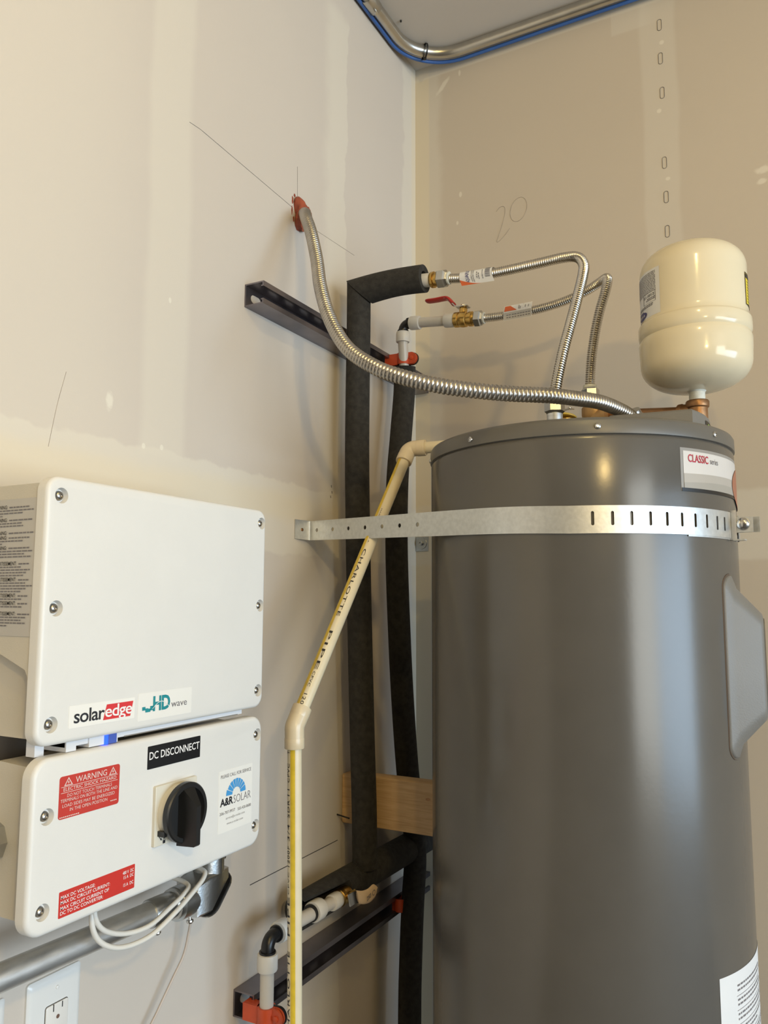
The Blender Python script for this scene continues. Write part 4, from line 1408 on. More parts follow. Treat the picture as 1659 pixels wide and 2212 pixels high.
# series label
L0, L1, LZ0, LZ1 = 50.0, 132.0, 1.4560, 1.5190
lbl = obj('series_label', cyl_band(L0, L1, LZ0, LZ1, TR + 0.0003, 48), M['lblborder'], heater, label='white and grey wrap label with red lettering')
obj('white_field', cyl_band(L0 + 1.2, L1 - 1, LZ0 + 0.004, LZ1 - 0.0045, TR + 0.0006, 48), M['tanklabel'], lbl)
zb_ = LZ0 + 0.004
obj('grey_wave', cyl_band(L0 + 1.2, L1 - 1, zb_, lambda t_: zb_ + 0.0215 + 0.003 * math.sin(t_ * 3.0), TR + 0.0008, 48), M['lblgrey'], lbl)
obj('grey_wave', cyl_band(L0 + 1.2, L1 - 1, zb_, lambda t_: zb_ + 0.0085 + 0.0075 * math.sin(0.5 + t_ * 3.4) - 0.004, TR + 0.0010, 48), M['lblgrey2'], lbl)
obj('black_rule', cyl_band(L0 + 0.2, L1 - 0.4, LZ0 - 0.0005, LZ0 + 0.0045, TR + 0.0011, 48), M['black_label'], lbl)
mb = MB(); letters(mb, 'CLASSIC', 53.2, 63.2, 1.4985, 1.5100, lambda u, v: cylp(u, v, TR + 0.0012), 0.012); obj('lettering', mb, M['crimson'], lbl, 0)
mb = MB(); letters(mb, 'series', 64.3, 69.3, 1.4995, 1.5075, lambda u, v: cylp(u, v, TR + 0.0012)); obj('lettering', mb, M['grey_ink'], lbl, 0)
mb = MB()
cc = [(99 + 17 * math.cos(a), 1.4760 + 0.0330 * math.sin(a)) for a in [2 * PI * k / 40 for k in range(40)]]
vs = [cylp(99, 1.476, TR + 0.0016)]
rings_c = [[(99 + (p[0] - 99) * f, 1.476 + (p[1] - 1.476) * f) for p in cc] for f in (0.33, 0.66, 1.0)]
mbv = [cylp(99, 1.476, TR + 0.0016)] + [cylp(p[0], p[1], TR + 0.0016) for rg_ in rings_c for p in rg_]
fs = [(0, 1 + k, 1 + (k + 1) % 40) for k in range(40)]
for j in range(2):
    fs += [(1 + j * 40 + k, 1 + (j + 1) * 40 + k, 1 + (j + 1) * 40 + (k + 1) % 40, 1 + j * 40 + (k + 1) % 40) for k in range(40)]
obj('round_emblem', MB().add(mbv, fs), M['copperprint'], lbl)

# access cover on the right flank
AZP = math.radians(95)
NP, TP = V(math.sin(AZP), -math.cos(AZP), 0), V(math.cos(AZP), math.sin(AZP), 0)


def pan(t_, n_, z):
    return TC + NP * n_ + TP * t_ + V(0, 0, z)


def pan_ring(hw, z0, z1, nfun, r, k=6):
    out = []
    for p in rrect(2 * hw, z1 - z0, r, k):
        out.append(pan(p[0], nfun(p[0]), (z0 + z1) / 2 + p[1]))
    return out


surf = lambda t_: math.sqrt(max(0.0, TR * TR - t_ * t_)) - 0.002
rgs = [pan_ring(0.108, 1.074, 1.337, surf, 0.020),
       pan_ring(0.108, 1.074, 1.337, lambda t_: surf(t_) + 0.0040, 0.020),
       pan_ring(0.1065, 1.0755, 1.3355, lambda t_: surf(t_) + 0.0055, 0.020),
       pan_ring(0.0995, 1.092, 1.318, lambda t_: 0.25 + 0.45 * (surf(t_) - 0.25), 0.024),
       pan_ring(0.088, 1.122, 1.286, lambda t_: 0.272, 0.022),
       pan_ring(0.084, 1.127, 1.281, lambda t_: 0.2765, 0.020),
       pan_ring(0.080, 1.131, 1.277, lambda t_: 0.2778, 0.018)]
acc = obj('access_cover', MB().loops(rgs), M['greyplastic'], heater, 50)
gasket = obj('cover_joint', MB().loops([pan_ring(0.111, 1.071, 1.340, surf, 0.022), pan_ring(0.111, 1.071, 1.340, lambda t_: surf(t_) + 0.0030, 0.022)]), M['joint'], acc)
obj('cover_panel', MB().loops([pan_ring(0.079, 1.134, 1.274, lambda t_: 0.2770, 0.016), pan_ring(0.079, 1.134, 1.274, lambda t_: 0.2795, 0.016), pan_ring(0.076, 1.137, 1.271, lambda t_: 0.2795, 0.014)]), M['greyplastic'], acc, 30)

# energy label low on the right
en = obj('guide_label', cyl_band(57.8, 128, 0.50, 0.7915, TR + 0.0004, 48), M['paperlabel'], heater, label='white paper label with lines of small print')
mb = MB()
for k_ in range(42):
    z = 0.772 - 0.0062 * k_
    if k_ % 3 == 2:
        for i in range(18):
            mb.add([cylp(66.5 + 3 * i, z, TR + 0.0007), cylp(69.5 + 3 * i, z, TR + 0.0007), cylp(69.5 + 3 * i, z + 0.0006, TR + 0.0007), cylp(66.5 + 3 * i, z + 0.0006, TR + 0.0007)], [(0, 1, 2, 3)])
        continue
    az = 67.0
    end = random.uniform(78, 118)
    while az < end:
        w_ = random.uniform(0.6, 2.0)
        mb.add([cylp(az, z, TR + 0.0007), cylp(az + w_, z, TR + 0.0007), cylp(az + w_, z + 0.0024, TR + 0.0007), cylp(az, z + 0.0024, TR + 0.0007)], [(0, 1, 2, 3)])
        az += w_ + 0.45
obj('fine_print', mb, M['grey_ink'], en, 0, kind='stuff')

# junction cover on the lid
jb = []
front_left = V(0.587, -0.512, 0)
pts = [V(0.590, -0.512, 0)] + [cylp(68 + 6.5 * k, 0, 0.217) for k in range(9)] + [V(0.62, -0.30, 0), V(0.565, -0.36, 0)]
j_ = MB()
cen = V(0.65, -0.42, 0)
j_.loops([[p + V(0, 0, 1.5605) for p in pts], [p + V(0, 0, 1.5890) for p in pts], [p + (cen - p) * 0.03 + V(0, 0, 1.5920) for p in pts]])
jc = obj('junction_cover', j_, M['greyplastic'], heater, 30)
bd = MB()
vs, fs = [], []
for i in range(9):
    az = 81 + 24 * i / 8
    r_, e_ = 0.2178, 0.0005
    vs += [cylp(az, 1.5655, r_), cylp(az, 1.5820, r_)]
fs = [(2 * i, 2 * i + 2, 2 * i + 3, 2 * i + 1) for i in range(8)]
bdg = obj('badge', bd.add(vs, fs), M['black_label'], jc, label='small black badge with green and white letters')
mb = MB(); letters(mb, 'E', 84.0, 88.0, 1.5700, 1.5780, lambda u, v: cylp(u, v, 0.2183), 0.01); obj('lettering', mb, pm('green ink', (0.25, 0.42, 0.06), 0.4), bdg, 0)
mb = MB(); letters(mb, 'mp', 89.0, 96.0, 1.5695, 1.5765, lambda u, v: cylp(u, v, 0.2183), 0.01); obj('lettering', mb, M['white_ink'], bdg, 0)

# ---------------------------------------------------------------- relief valve on the lid and its drain pipe
rv = thing('relief_valve', 'small brass relief valve with a yellow ring and tilted metal lever behind the tank rim', 'valve', (0.487, -0.385, 1.562))
obj('body', MB().lathe([(0.014, 0), (0.014, 0.045), (0.012, 0.050), (0.016, 0.052), (0.016, 0.060), (0.010, 0.064)], (0.487, -0.385, 1.5625), (0, 0, 1), 20), M['brass'], rv)
mb = MB().lathe([(0.008, -0.002), (0.019, -0.001), (0.0195, 0.001), (0.017, 0.003), (0.008, 0.003)], (0.487, -0.385, 1.6275), (0.1, 0.12, 1), 24)
obj('yellow_ring', mb, M['yellowvinyl'], rv)
obj('lever', strip(spline([(0.463, -0.390, 1.634), (0.476, -0.388, 1.637), (0.489, -0.386, 1.641), (0.500, -0.384, 1.641)], 0.005), V(0.2, 0.95, 0.1).normalized(), 0.012, 0.0015), M['nickel'], rv, 50)
obj('lever_pin', MB().sphere((0.4955, -0.3885, 1.6425), 0.003, 12, 8), M['steel'], rv)

drain = thing('drain_pipe', 'cream plastic drain pipe with a yellow stripe, angling down from the tank top', 'pipe', (0.15, -0.73, 0.0))
DR = 0.0111
q0, q1 = V(0.470, -0.392, 1.590), V(0.200, -0.440, 1.5855)
q2, q3 = V(0.1470, -0.7295, 1.1050), V(0.1500, -0.7060, 0.0)
q3 = V(0.1500, -0.702, 0.02)
dd1, dd2, dd3 = (q1 - q0).normalized(), (q2 - q1).normalized(), (q3 - q2).normalized()
obj('pipe', MB().cyl(q0, q1, DR, 24), M['cpvc'], drain)
diag = obj('pipe', MB().cyl(q1, q2, DR, 24), M['cpvc'], drain)
vert = obj('pipe', MB().cyl(q2, q3, DR, 24), M['cpvc'], drain)


def pipe_elbow(pa, pb, pc_, L, rb, name='elbow'):
    a = pb + (pa - pb).normalized() * L
    c = pb + (pc_ - pb).normalized() * L
    path = fillet([a, pb, c], L * 0.42)
    mb = MB().tube(path, rb, 28)
    return obj(name, mb, M['cpvcfit'], drain)


pipe_elbow(q0, q1, q2, 0.033, 0.0150)
pipe_elbow(q1, q2, q3, 0.031, 0.0152)
for pb, dirv in ((q1, -dd1), (q1, dd2), (q2, -dd2), (q2, dd3)):
    obj('hub_ring', MB().lathe([(0.0150, 0.016), (0.0155, 0.018), (0.0155, 0.0315), (0.0150, 0.0325), (0.0115, 0.0328)], pb, dirv, 28), M['cpvcfit'], drain)


def pipe_map(p0, d, r, e0):
    """(s, angle): s metres along, angle about the pipe measured from e0 towards the viewer's right"""
    e = (e0 - d * e0.dot(d)).normalized()
    w_ = -d.cross(e)
    return lambda s, an: p0 + d * s + (e * math.cos(an) + w_ * math.sin(an)) * r


toC1 = (cam.matrix_world.translation - (q1 + q2) / 2)
m1 = pipe_map(q1, dd2, DR + 0.0002, V(toC1.x, toC1.y, toC1.z))
m3 = pipe_map(q2, dd3, DR + 0.0002, V(0.66, -0.99, 0.2))
L1_, L3_ = (q2 - q1).length, (q3 - q2).length


def stripe_mesh(fn, s0, s1, a0, a1, n=10):
    mb = MB()
    vs = [fn(s0 + (s1 - s0) * i / n, math.radians(a0 + (a1 - a0) * j / 6)) for i in range(n + 1) for j in range(7)]
    return mb.add(vs, [(i * 7 + j, (i + 1) * 7 + j, (i + 1) * 7 + j + 1, i * 7 + j + 1) for i in range(n) for j in range(6)])


SG1 = 1.0
obj('stripe', stripe_mesh(m1, 0.03, L1_ - 0.03, -88, -38), M['stripe'], diag)
obj('stripe', stripe_mesh(m3, 0.03, L3_, -33, 5), M['stripe'], vert)
mb = MB()
m1t = pipe_map(q1, dd2, DR + 0.0004, V(toC1.x, toC1.y, toC1.z))


def along(fn, s0, s1, body, a0, a1, bold=0.0, rev=False, sp=1.15):
    # u runs along the pipe, v across it; rev: text reads upwards
    if not rev:
        letters(mb, body, s0, s1, math.radians(a1), math.radians(a0), lambda u, v: fn(u, v), bold, 0, sp)
    else:
        letters(mb, body, -s1, -s0, math.radians(a1), math.radians(a0), lambda u, v: fn(-u, v), bold, 0, sp)


ORI = 1
along(m1t, 0.238, 0.372, 'CHARLOTTE', -6, -34, 0.006)
along(m1t, 0.400, 0.470, 'PIPE', -6, -34, 0.006)
along(m1t, 0.474, 0.500, 'CPVC', -10, -30)
along(m1t, 0.512, 0.530, '120', -4, -32)
along(m1t, 0.150, 0.226, 'MADE IN THE U.S.A.', -16, -26)
obj('lettering', mb, M['ink'], diag, 0)
mb = MB()
m3t = pipe_map(q2, dd3, DR + 0.0004, V(0.66, -0.99, 0.2))
a0_, a1_ = -70, -40
along(m3t, 0.030, 0.040, 'TL', a0_, a1_, 0.004, True)
along(m3t, 0.054, 0.082, 'CPVC', a0_, a1_, 0.004, True)
along(m3t, 0.092, 0.102, '11', a0_, a1_, 0.004, True)
along(m3t, 0.108, 0.134, 'SDR', a0_, a1_, 0.004, True)
along(m3t, 0.144, 0.168, '3/4', a0_, a1_, 0.002, True)
along(m3t, 0.176, 0.206, '1200F', a0_, a1_, 0.002, True)
along(m3t, 0.214, 0.246, 'CPVC', a0_ + 8, a1_ - 6, 0, True)
along(m3t, 0.250, 0.306, 'PIPE', a0_, a1_, 0.006, True)
along(m3t, 0.328, 0.452, 'CHARLOTTE', a0_, a1_, 0.006, True)
along(m3t, 0.462, 0.540, 'MADE IN THE U.S.A.', a0_ + 8, a1_ - 8, 0, True)
obj('lettering', mb, M['ink'], vert, 0)

# ---------------------------------------------------------------- brass tee, connecting pipe and expansion tank
tee = thing('brass_tee', 'brass tee on the tank lid with a copper coloured pipe to the cream expansion tank', 'fitting', (0.524, -0.317, 1.562))
obj('body', MB().lathe([(0.017, 0), (0.017, 0.055), (0.018, 0.056), (0.021, 0.074), (0.0225, 0.078), (0.0225, 0.092), (0.0205, 0.094)], (0.522, -0.317, 1.5625), (0, 0, 1), 28), M['copper'], tee)
ex = V(0.708, -0.380, 0)
pd = V(ex.x - 0.522, ex.y + 0.317, 0).normalized()
tb = MB().lathe([(0.020, 0.0), (0.020, 0.022), (0.0225, 0.023), (0.0225, 0.034), (0.019, 0.0345)], V(0.522, -0.317, 1.632), pd, 28)
obj('branch', tb, M['copper'], tee)
obj('pipe', MB().cyl(V(0.522, -0.317, 1.637) + pd * 0.03, V(ex.x, ex.y, 1.616) - pd * 0.022, 0.0095, 20), M['bronze'], tee)
obj('elbow', MB().lathe([(0.0150, -0.006), (0.0160, 0), (0.0160, 0.020), (0.0183, 0.022), (0.0188, 0.025), (0.0188, 0.031), (0.0175, 0.033)], V(ex.x, ex.y, 1.5985), (0, 0, 1), 28), M['bronze'], tee)
obj('elbow_collar', MB().lathe([(0.0140, -0.010), (0.0140, -0.024), (0.0155, -0.025), (0.0155, -0.031), (0.0125, -0.032)], V(ex.x, ex.y, 1.6155), pd, 24), M['bronze'], tee)

tank2 = thing('expansion_tank', 'cream enamelled expansion tank standing above the heater on a brass elbow', 'expansion tank', (ex.x, ex.y, 1.6305))
prof = []
ER = 0.0885
zb0, hb, ht = 1.6480, 0.052, 0.046
for k_ in range(15):                     # lower dome
    t_ = k_ / 14
    prof.append((ER * math.sin(PI / 2 * t_) ** 0.80 if k_ else 0.0, zb0 + hb * (1 - math.cos(PI / 2 * t_) ** 0.85)))
prof += [(ER + 0.0008, 1.7176), (ER + 0.0012, 1.7299), (ER - 0.0006, 1.7348), (ER - 0.0016, 1.7374), (ER + 0.0004, 1.7409), (ER + 0.0012, 1.7449), (ER + 0.0012, 1.7594), (ER + 0.0002, 1.7625), (ER - 0.0020, 1.7638), (ER - 0.0032, 1.7652),
         (ER - 0.0034, 1.775), (ER - 0.0034, 1.8510)]
for k_ in range(1, 15):
    t_ = k_ / 14
    prof.append(((ER - 0.0034) * math.cos(PI / 2 * t_) ** 0.62 if k_ < 14 else 0.0, 1.8510 + ht * math.sin(PI / 2 * t_) ** 1.0))
obj('shell', MB().lathe(prof, (ex.x, ex.y, 0), (0, 0, 1), 96, False, False), M['cream'], tank2, 50)
obj('valve_cap', MB().lathe([(0.022, 0), (0.022, 0.0065), (0.019, 0.008)], (ex.x - 0.004, ex.y, 1.8935), (0, 0, 1), 24), M['black_plastic'], tank2)
obj('neck', MB().lathe([(0.0128, 0), (0.0128, 0.016), (0.0150, 0.019), (0.0155, 0.024), (0.0130, 0.026), (0.0125, 0.032)], (ex.x, ex.y, 1.6296), (0, 0, 1), 24), M['white_tape'], tank2)


def ecyl(az, z, r=ER - 0.0034 + 0.0004):
    a = math.radians(az)
    return V(ex.x + r * math.sin(a), ex.y - r * math.cos(a), z)


def epatch(az0, az1, z0, z1, off, n=16):
    vs, fs = [], []
    for i in range(n + 1):
        az = az0 + (az1 - az0) * i / n
        vs += [ecyl(az, z0, ER - 0.0034 + off), ecyl(az, z1, ER - 0.0034 + off)]
    return MB().add(vs, [(2 * i, 2 * i + 2, 2 * i + 3, 2 * i + 1) for i in range(n)])


lb = obj('rating_label', epatch(-120, -29.5, 1.7687, 1.8479, 0.0003), M['paperlabel'], tank2, label='white paper label with a navy oval')
mb = MB()


def ebar(a0, a1, z0, z1, off=0.0007):
    n_ = max(1, int(abs(a1 - a0) / 5))
    for i in range(n_):
        b0, b1 = a0 + (a1 - a0) * i / n_, a0 + (a1 - a0) * (i + 1) / n_
        mb.add([ecyl(b0, z0, ER - 0.0034 + off), ecyl(b1, z0, ER - 0.0034 + off), ecyl(b1, z1, ER - 0.0034 + off), ecyl(b0, z1, ER - 0.0034 + off)], [(0, 1, 2, 3)])


for k_ in range(13):
    z = 1.8422 - 0.0027 * k_
    az = -110.0
    while az < -36:
        w_ = random.uniform(1.5, 5)
        ebar(az, min(az + w_, -35), z, z + 0.0012)
        az += w_ + 0.8
for z, a0, a1 in ((1.7990, -50, -37), (1.7964, -52, -40), (1.7889, -72, -40), (1.7863, -74, -40), (1.7819, -76, -60)):
    az = a0
    while az < a1:
        w_ = random.uniform(1.5, 4)
        ebar(az, az + w_, z, z + 0.0015); az += w_ + 0.7
for a0, a1, z0, z1 in ((-58, -57.3, 1.7924, 1.8100), (-36.2, -35.5, 1.7924, 1.8100), (-58, -35.5, 1.8096, 1.8100), (-58, -35.5, 1.7924, 1.7928)):
    ebar(a0, a1, z0, z1)
obj('fine_print', mb, M['grey_ink'], lb, 0, kind='stuff')
mb = MB()
for a0, s in ((-54, '2.1'), (-46, '150'), (-39.5, '12')):
    letters(mb, s, a0 - 3, a0 + 2.2, 1.8026, 1.8070, lambda u, v: ecyl(u, v, ER - 0.0034 + 0.0007), 0.01)
obj('lettering', mb, M['ink'], lb, 0)
ov = [(-63 + 12 * math.cos(a), 1.7757 + 0.0064 * math.sin(a)) for a in [2 * PI * k / 28 for k in range(28)]]
vs = [ecyl(-63, 1.7757, ER - 0.0034 + 0.0007)] + [ecyl(p[0], p[1], ER - 0.0034 + 0.0007) for p in ov]
obj('oval_emblem', MB().add(vs, [(0, 1 + k, 1 + (k + 1) % 28) for k in range(28)]), M['navy'], lb)
mb = MB()
for k_ in range(5):
    a0 = -70.5 + 3.2 * k_
    ebar(a0, a0 + 0.9, 1.7735, 1.7779, 0.0010)
    ebar(a0, a0 + 2.0, 1.7753, 1.7759, 0.0010)
obj('emblem_print', mb, M['white_ink'], lb, 0)
yl = obj('warning_label', epatch(74.3, 130, 1.7770, 1.8316, 0.0003), M['yellow'], tank2, label='yellow warning label with a black rim')
mb = MB()
ebar(74.3, 75.8, 1.7770, 1.8316); ebar(74.3, 130, 1.8303, 1.8316); ebar(74.3, 130, 1.7770, 1.7784)
for k_ in range(9):
    ebar(80, 80 + random.uniform(14, 30), 1.8171 - 0.0048 * k_, 1.8183 - 0.0048 * k_)
ebar(76.5, 110, 1.8228, 1.8294)
obj('print', mb, M['ink'], yl, 0)

# ---------------------------------------------------------------- strap around the heater
strap = thing('tank_strap', 'galvanized steel strap running from the left wall around the grey tank', 'strap', (0.0, -0.527, 1.41))
ST = 0.0012
A0 = V(0.012, -0.492, 0)
TPT = V(0.4192, -0.6528, 0)
path = [V(0.0012, -0.527, 0), V(0.0055, -0.5135, 0), V(0.0105, -0.4975, 0), V(0.0125, -0.4925, 0), V(0.0165, -0.4928, 0), V(0.024, -0.4955, 0)]
nst = 20
for i in range(1, nst + 1):
    path.append(V(0.024, -0.4955, 0).lerp(TPT, i / nst))
azs = [-21.55 + 2.2 * k_ for k_ in range(1, 46)]
azs = [a for a in azs if a <= 77.5]
for a in azs:
    path.append(cylp(a, 0, TR + 0.0022))
cum = [0.0]
for a, b in zip(path, path[1:]):
    cum.append(cum[-1] + (b - a).length)
zmid = lambda s: 1.4340 - 0.0215 * min(1.0, s / 0.62) if s < 0.62 else 1.4125 + 0.0005 * (s - 0.62)
rings = []
for i, p in enumerate(path):
    t_ = (path[min(i + 1, len(path) - 1)] - path[max(i - 1, 0)]).normalized()
    n_ = V(t_.y, -t_.x, 0)
    z = zmid(cum[i])
    hh = 0.0185 + 0.0012 * min(1, cum[i] / 0.4)
    rings.append([p + n_ * ST / 2 + V(0, 0, z + hh), p + n_ * ST / 2 + V(0, 0, z - hh), p - n_ * ST / 2 + V(0, 0, z - hh), p - n_ * ST / 2 + V(0, 0, z + hh)])
band = obj('band', MB().loops(rings), M['galv'], strap, 30)
dst = (TPT - A0).normalized()
nst_ = V(dst.y, -dst.x, 0)
cu = MB()
for s in (0.0225, 0.0731, 0.1212, 0.1696, 0.2167, 0.2627, 0.3075):
    p = A0 + dst * s + V(0, 0, zmid(s + 0.038) + 0.0005)
    cu.lathe([(0.0037, -0.006), (0.0037, 0.006)], p, nst_, 18)
ptab = V(0.0065, -0.5105, 1.4335)
cu.lathe([(0.0034, -0.006), (0.0034, 0.006)], ptab, V(0.93, -0.33, 0), 16)
for az in (19.2, 25.4, 31.5, 37.7, 43.6, 49.3, 55.0, 60.6):
    p = cylp(az, 1.4140, TR + 0.0022)
    n_ = V(math.sin(math.radians(az)), -math.cos(math.radians(az)), 0)
    tt = V(-n_.y, n_.x, 0)
    ol = rrect(0.0044, 0.020, 0.0021, 5)
    a = [p + tt * q[0] + V(0, 0, q[1]) for q in ol]
    cu.loops([[q - n_ * 0.0014 for q in a], [q + n_ * 0.004 for q in a]])
cut(band, cu)
obj('screw', MB().lathe([(0.0030, -0.004), (0.0030, -0.001), (0.0016, -0.0005)], ptab, V(0.93, -0.33, 0), 12), M['bronze'], strap)
# square window near the clamp, hook, bolt and nut
pz = 1.4130
obj('window_frame', cyl_band(66.0, 66.8, pz - 0.010, pz + 0.010, TR + 0.0032, 2).add(cyl_band(71.0, 71.8, pz - 0.010, pz + 0.010, TR + 0.0032, 2).v, [(0, 2, 3, 1), (2, 4, 5, 3)]), M['gasket'], strap, 0)
cl0 = cylp(77.5, pz, TR + 0.003)
rd = V(math.sin(math.radians(80)), -math.cos(math.radians(80)), 0)
tg_ = V(-rd.y, rd.x, 0)
fl = MB()
fl.loops([[cl0 + rd * a + tg_ * b + V(0, 0, hh) for hh in (0.0115, -0.0115) for b in ((0.0008, -0.0008) if hh > 0 else (-0.0008, 0.0008))] for a, b in ((-0.004, 0), (0.030, 0))])
obj('flange', fl, M['galv'], strap, 20)
obj('hook_plate', MB().obox(cl0 + rd * 0.0035 + V(0, 0, 0.0) - tg_ * 0.001, tg_, rd, V(0, 0, 1), 0.0022, 0.0070, 0.0440), M['steel'], strap)
obj('hook_foot', MB().obox(cl0 + rd * 0.010 + V(0, 0, -0.0225) + tg_ * 0.004, tg_, rd, V(0, 0, 1), 0.014, 0.016, 0.0022), M['galv'], strap)
bc = cl0 + rd * 0.0165 + V(0, 0, 0.001)
obj('bolt', MB().lathe([(0.0095, 0), (0.0092, 0.0025), (0.0075, 0.0050), (0.0045, 0.0068), (0.0005, 0.0074)], bc - tg_ * 0.0005, -tg_, 24), M['steel'], strap)
obj('second_flange', MB().obox(bc + tg_ * 0.018 + rd * 0.002, tg_, rd, V(0, 0, 1), 0.0016, 0.034, 0.023), M['galv'], strap)
obj('bolt_shank', MB().cyl(bc, bc + tg_ * 0.040, 0.0036, 14), M['steel'], strap)
obj('nut', MB().lathe([(0.0072, 0), (0.0072, 0.006)], bc + tg_ * 0.019, tg_, 6), M['nickel'], strap, 20)
obj('rear_band', MB().loops([[cylp(a, pz + 0.0185, TR + 0.0034), cylp(a, pz - 0.0185, TR + 0.0034), cylp(a, pz - 0.0185, TR + 0.0022), cylp(a, pz + 0.0185, TR + 0.0022)] for a in [88 + 3 * k_ for k_ in range(30)]]), M['galv'], strap, 30)
obj('inner_band', MB().loops([[cylp(a, pz - 0.012, TR + 0.0015), cylp(a, pz - 0.0222, TR + 0.0015), cylp(a, pz - 0.0222, TR + 0.0006), cylp(a, pz - 0.012, TR + 0.0006)] for a in [52 + 2.5 * k_ for k_ in range(15)]]), M['galv'], strap, 30)

# wall anchor of the strap's other end
anc = thing('wall_anchor', 'square steel plate with round washer and bolt on the back wall left of the tank', 'anchor', (0.019, -0.004, 1.44))
wc = V(0.0185, 0, 1.4395)
obj('plate', MB().box(wc.x - 0.0175, wc.x + 0.0165, -0.0025, -0.0002, wc.z - 0.018, wc.z + 0.017), M['diecast'], anc)
obj('washer', MB().lathe([(0.006, 0), (0.0145, 0), (0.0142, 0.0018), (0.006, 0.0018)], wc + V(-0.002, -0.0025, 0.001), (0, -1, 0), 28), M['nickel'], anc)
obj('bolt_head', MB().lathe([(0.0062, 0), (0.0062, 0.005), (0.0050, 0.006), (0.0028, 0.006), (0.0028, 0.004), (0.0001, 0.004)], wc + V(-0.002, -0.0042, 0.001), (0, -1, 0), 6), M['nickel'], anc, 20)

# ---------------------------------------------------------------- flexible metal conduit and putty
fc = thing('flexible_conduit', 'spiral flexible steel conduit drooping from the red putty in the wall to the tank top', 'conduit', (0.3, -0.7, 1.6))
pf = [(-0.01, -0.520, 2.062), (0.010, -0.530, 2.058), (0.030, -0.551, 2.046), (0.050, -0.577, 2.022), (0.079, -0.602, 1.974), (0.112, -0.632, 1.904), (0.147, -0.672, 1.831), (0.189, -0.708, 1.757), (0.240, -0.736, 1.691), (0.298, -0.750, 1.648),
      (0.345, -0.751, 1.626), (0.392, -0.740, 1.611), (0.441, -0.719, 1.602), (0.485, -0.683, 1.600), (0.529, -0.640, 1.602), (0.557, -0.594, 1.605), (0.583, -0.535, 1.609), (0.604, -0.470, 1.606), (0.616, -0.430, 1.598)]
PITCH = 0.0066
fr = 0.0118


def fmc_r(s, a):
    f = (s / PITCH + a / (2 * PI)) % 1.0
    return fr * (1.0 - 0.20 * abs(2 * f - 1) ** 2.5)


obj('armour', MB().tube(spline(pf, PITCH / 7), fr, 24, rfun=fmc_r), M['flexsteel'], fc, 70)
obj('connector', MB().lathe([(0.0135, 0), (0.0135, 0.012), (0.016, 0.013), (0.016, 0.018)], (0.612, -0.436, 1.612), (0.3, 0.6, -0.75), 20), M['diecast'], fc)
pt = MB()
cen = V(0.0, -0.522, 2.063)
rings = []
for j in range(9):
    t_ = j / 8
    ring = []
    for k_ in range(28):
        a = 2 * PI * k_ / 28
        wob = 1 + 0.16 * math.sin(3 * a + 1.2) + 0.10 * math.sin(5 * a + j) + 0.05 * random.uniform(-1, 1)
        sq = (1 - t_ ** 2.2 * 0.62)
        yy = cen.y + 0.026 * wob * sq * math.cos(a) - 0.010 * t_
        zz = cen.z + 0.033 * wob * sq * math.sin(a) - 0.008 * t_
        ring.append(V(0.0006 + 0.021 * t_ + (0.002 * math.sin(4 * a + j) if 0 < j < 8 else 0), yy, zz))
    rings.append(ring)
pt.loops(rings)
ptt = tag(obj('firestop_putty', pt, M['putty'], smooth=80), 'lump of red-brown firestop putty on the left wall around the conduit end', 'putty')
for (y, z, ry, rz) in ((-0.5515, 2.082, 0.0022, 0.008), (-0.5530, 2.060, 0.0018, 0.009), (-0.5470, 2.044, 0.0020, 0.006), (-0.545, 2.094, 0.003, 0.003)):
    pts_ = [V(0.0, y + ry * math.cos(a) * random.uniform(0.7, 1.3), z + rz * math.sin(a) * random.uniform(0.7, 1.2)) for a in [2 * PI * k_ / 12 for k_ in range(12)]]
    obj('smear', MB().loops([[p for p in pts_], [p + V(0.0007, 0, 0) for p in pts_]]), M['putty'], ptt)

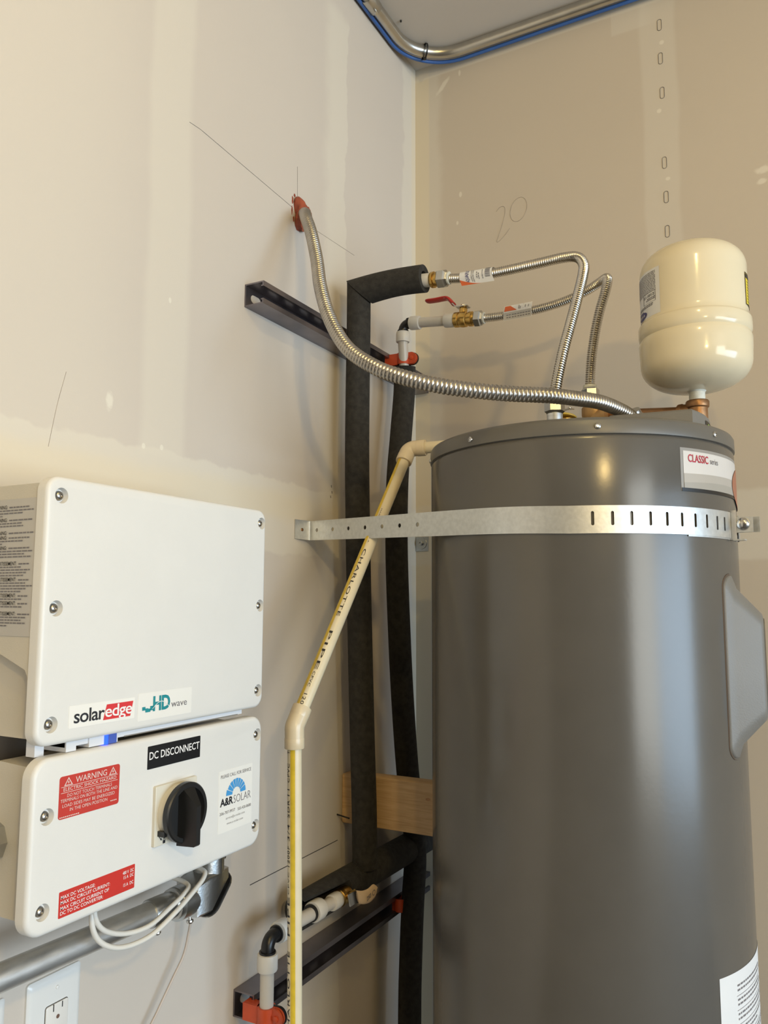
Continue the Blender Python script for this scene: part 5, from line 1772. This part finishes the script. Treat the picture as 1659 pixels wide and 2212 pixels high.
# ---------------------------------------------------------------- ceiling conduit, blue cable, tie
zc_ = HC - 0.0165
ce = thing('ceiling_conduit', 'steel conduit bending round the corner just under the ceiling', 'conduit', (0.08, -0.08, zc_))
pth = fillet([(0.024, -2.2, zc_), (0.026, -0.040, zc_), (1.9, -0.030, zc_)], 0.125, 16)
obj('pipe', MB().tube(pth, 0.0140, 24), M['ceil_emt'], ce)
obj('coupling', MB().lathe([(0.0165, 0), (0.0170, 0.001), (0.0170, 0.045), (0.0165, 0.046)], (0.0242, -0.262, zc_), (0, -1, 0), 24), M['ceil_emt'], ce)
obj('screw', MB().lathe([(0.003, 0), (0.003, 0.006), (0.005, 0.0065), (0.004, 0.009)], (0.030, -0.272, zc_ - 0.015), (0.3, 0, -1), 12), M['steel'], ce)
for p, nx in ((V(0.0242, -0.9, HC), 0), (V(1.0, -0.033, HC), 1)):
    if nx:
        obj('pipe_strap', MB().box(p.x - 0.010, p.x + 0.010, p.y - 0.019, p.y + 0.019, p.z - 0.0325, p.z - 0.0305).box(p.x - 0.010, p.x + 0.010, p.y - 0.020, p.y - 0.0180, p.z - 0.0325, p.z), M['diecast'], ce)
    else:
        obj('pipe_strap', MB().box(p.x - 0.019, p.x + 0.019, p.y - 0.010, p.y + 0.010, p.z - 0.0325, p.z - 0.0305).box(p.x + 0.018, p.x + 0.020, p.y - 0.010, p.y + 0.010, p.z - 0.0325, p.z), M['diecast'], ce)
zbq = zc_ - 0.0110
pb_ = fillet([(0.0085, -2.2, zbq), (0.0095, -0.0205, zbq), (1.9, -0.0135, zbq)], 0.140, 16)
tag(obj('blue_cable', MB().tube(pb_, 0.0045, 14), M['cableb']), 'blue cable tied along the wall side of the ceiling conduit', 'cable')
zp = V(0.0665, -0.0800, zc_ - 0.003)
axis = V(0.72, 0.69, 0).normalized()
n2 = V(-axis.y, axis.x, 0)
ringp = [zp + n2 * (0.0190 * math.cos(a)) + V(0, 0, 0.0185 * math.sin(a)) - V(0, 0, 0.001) for a in [2 * PI * k_ / 24 for k_ in range(24)]]
zi = MB()
zi.loops([[p + axis * s_ + (p - zp).normalized() * o_ for p in ringp] for s_, o_ in ((-0.0022, 0), (-0.0022, 0.0012), (0.0022, 0.0012), (0.0022, 0), (-0.0022, 0))], False, False)
zi.obox(zp + V(0, 0, -0.0205), axis, n2, V(0, 0, 1), 0.006, 0.006, 0.004)
tag(obj('cable_tie', zi, M['gasket']), 'black cable tie binding blue cable and conduit at the corner bend', 'cable tie')
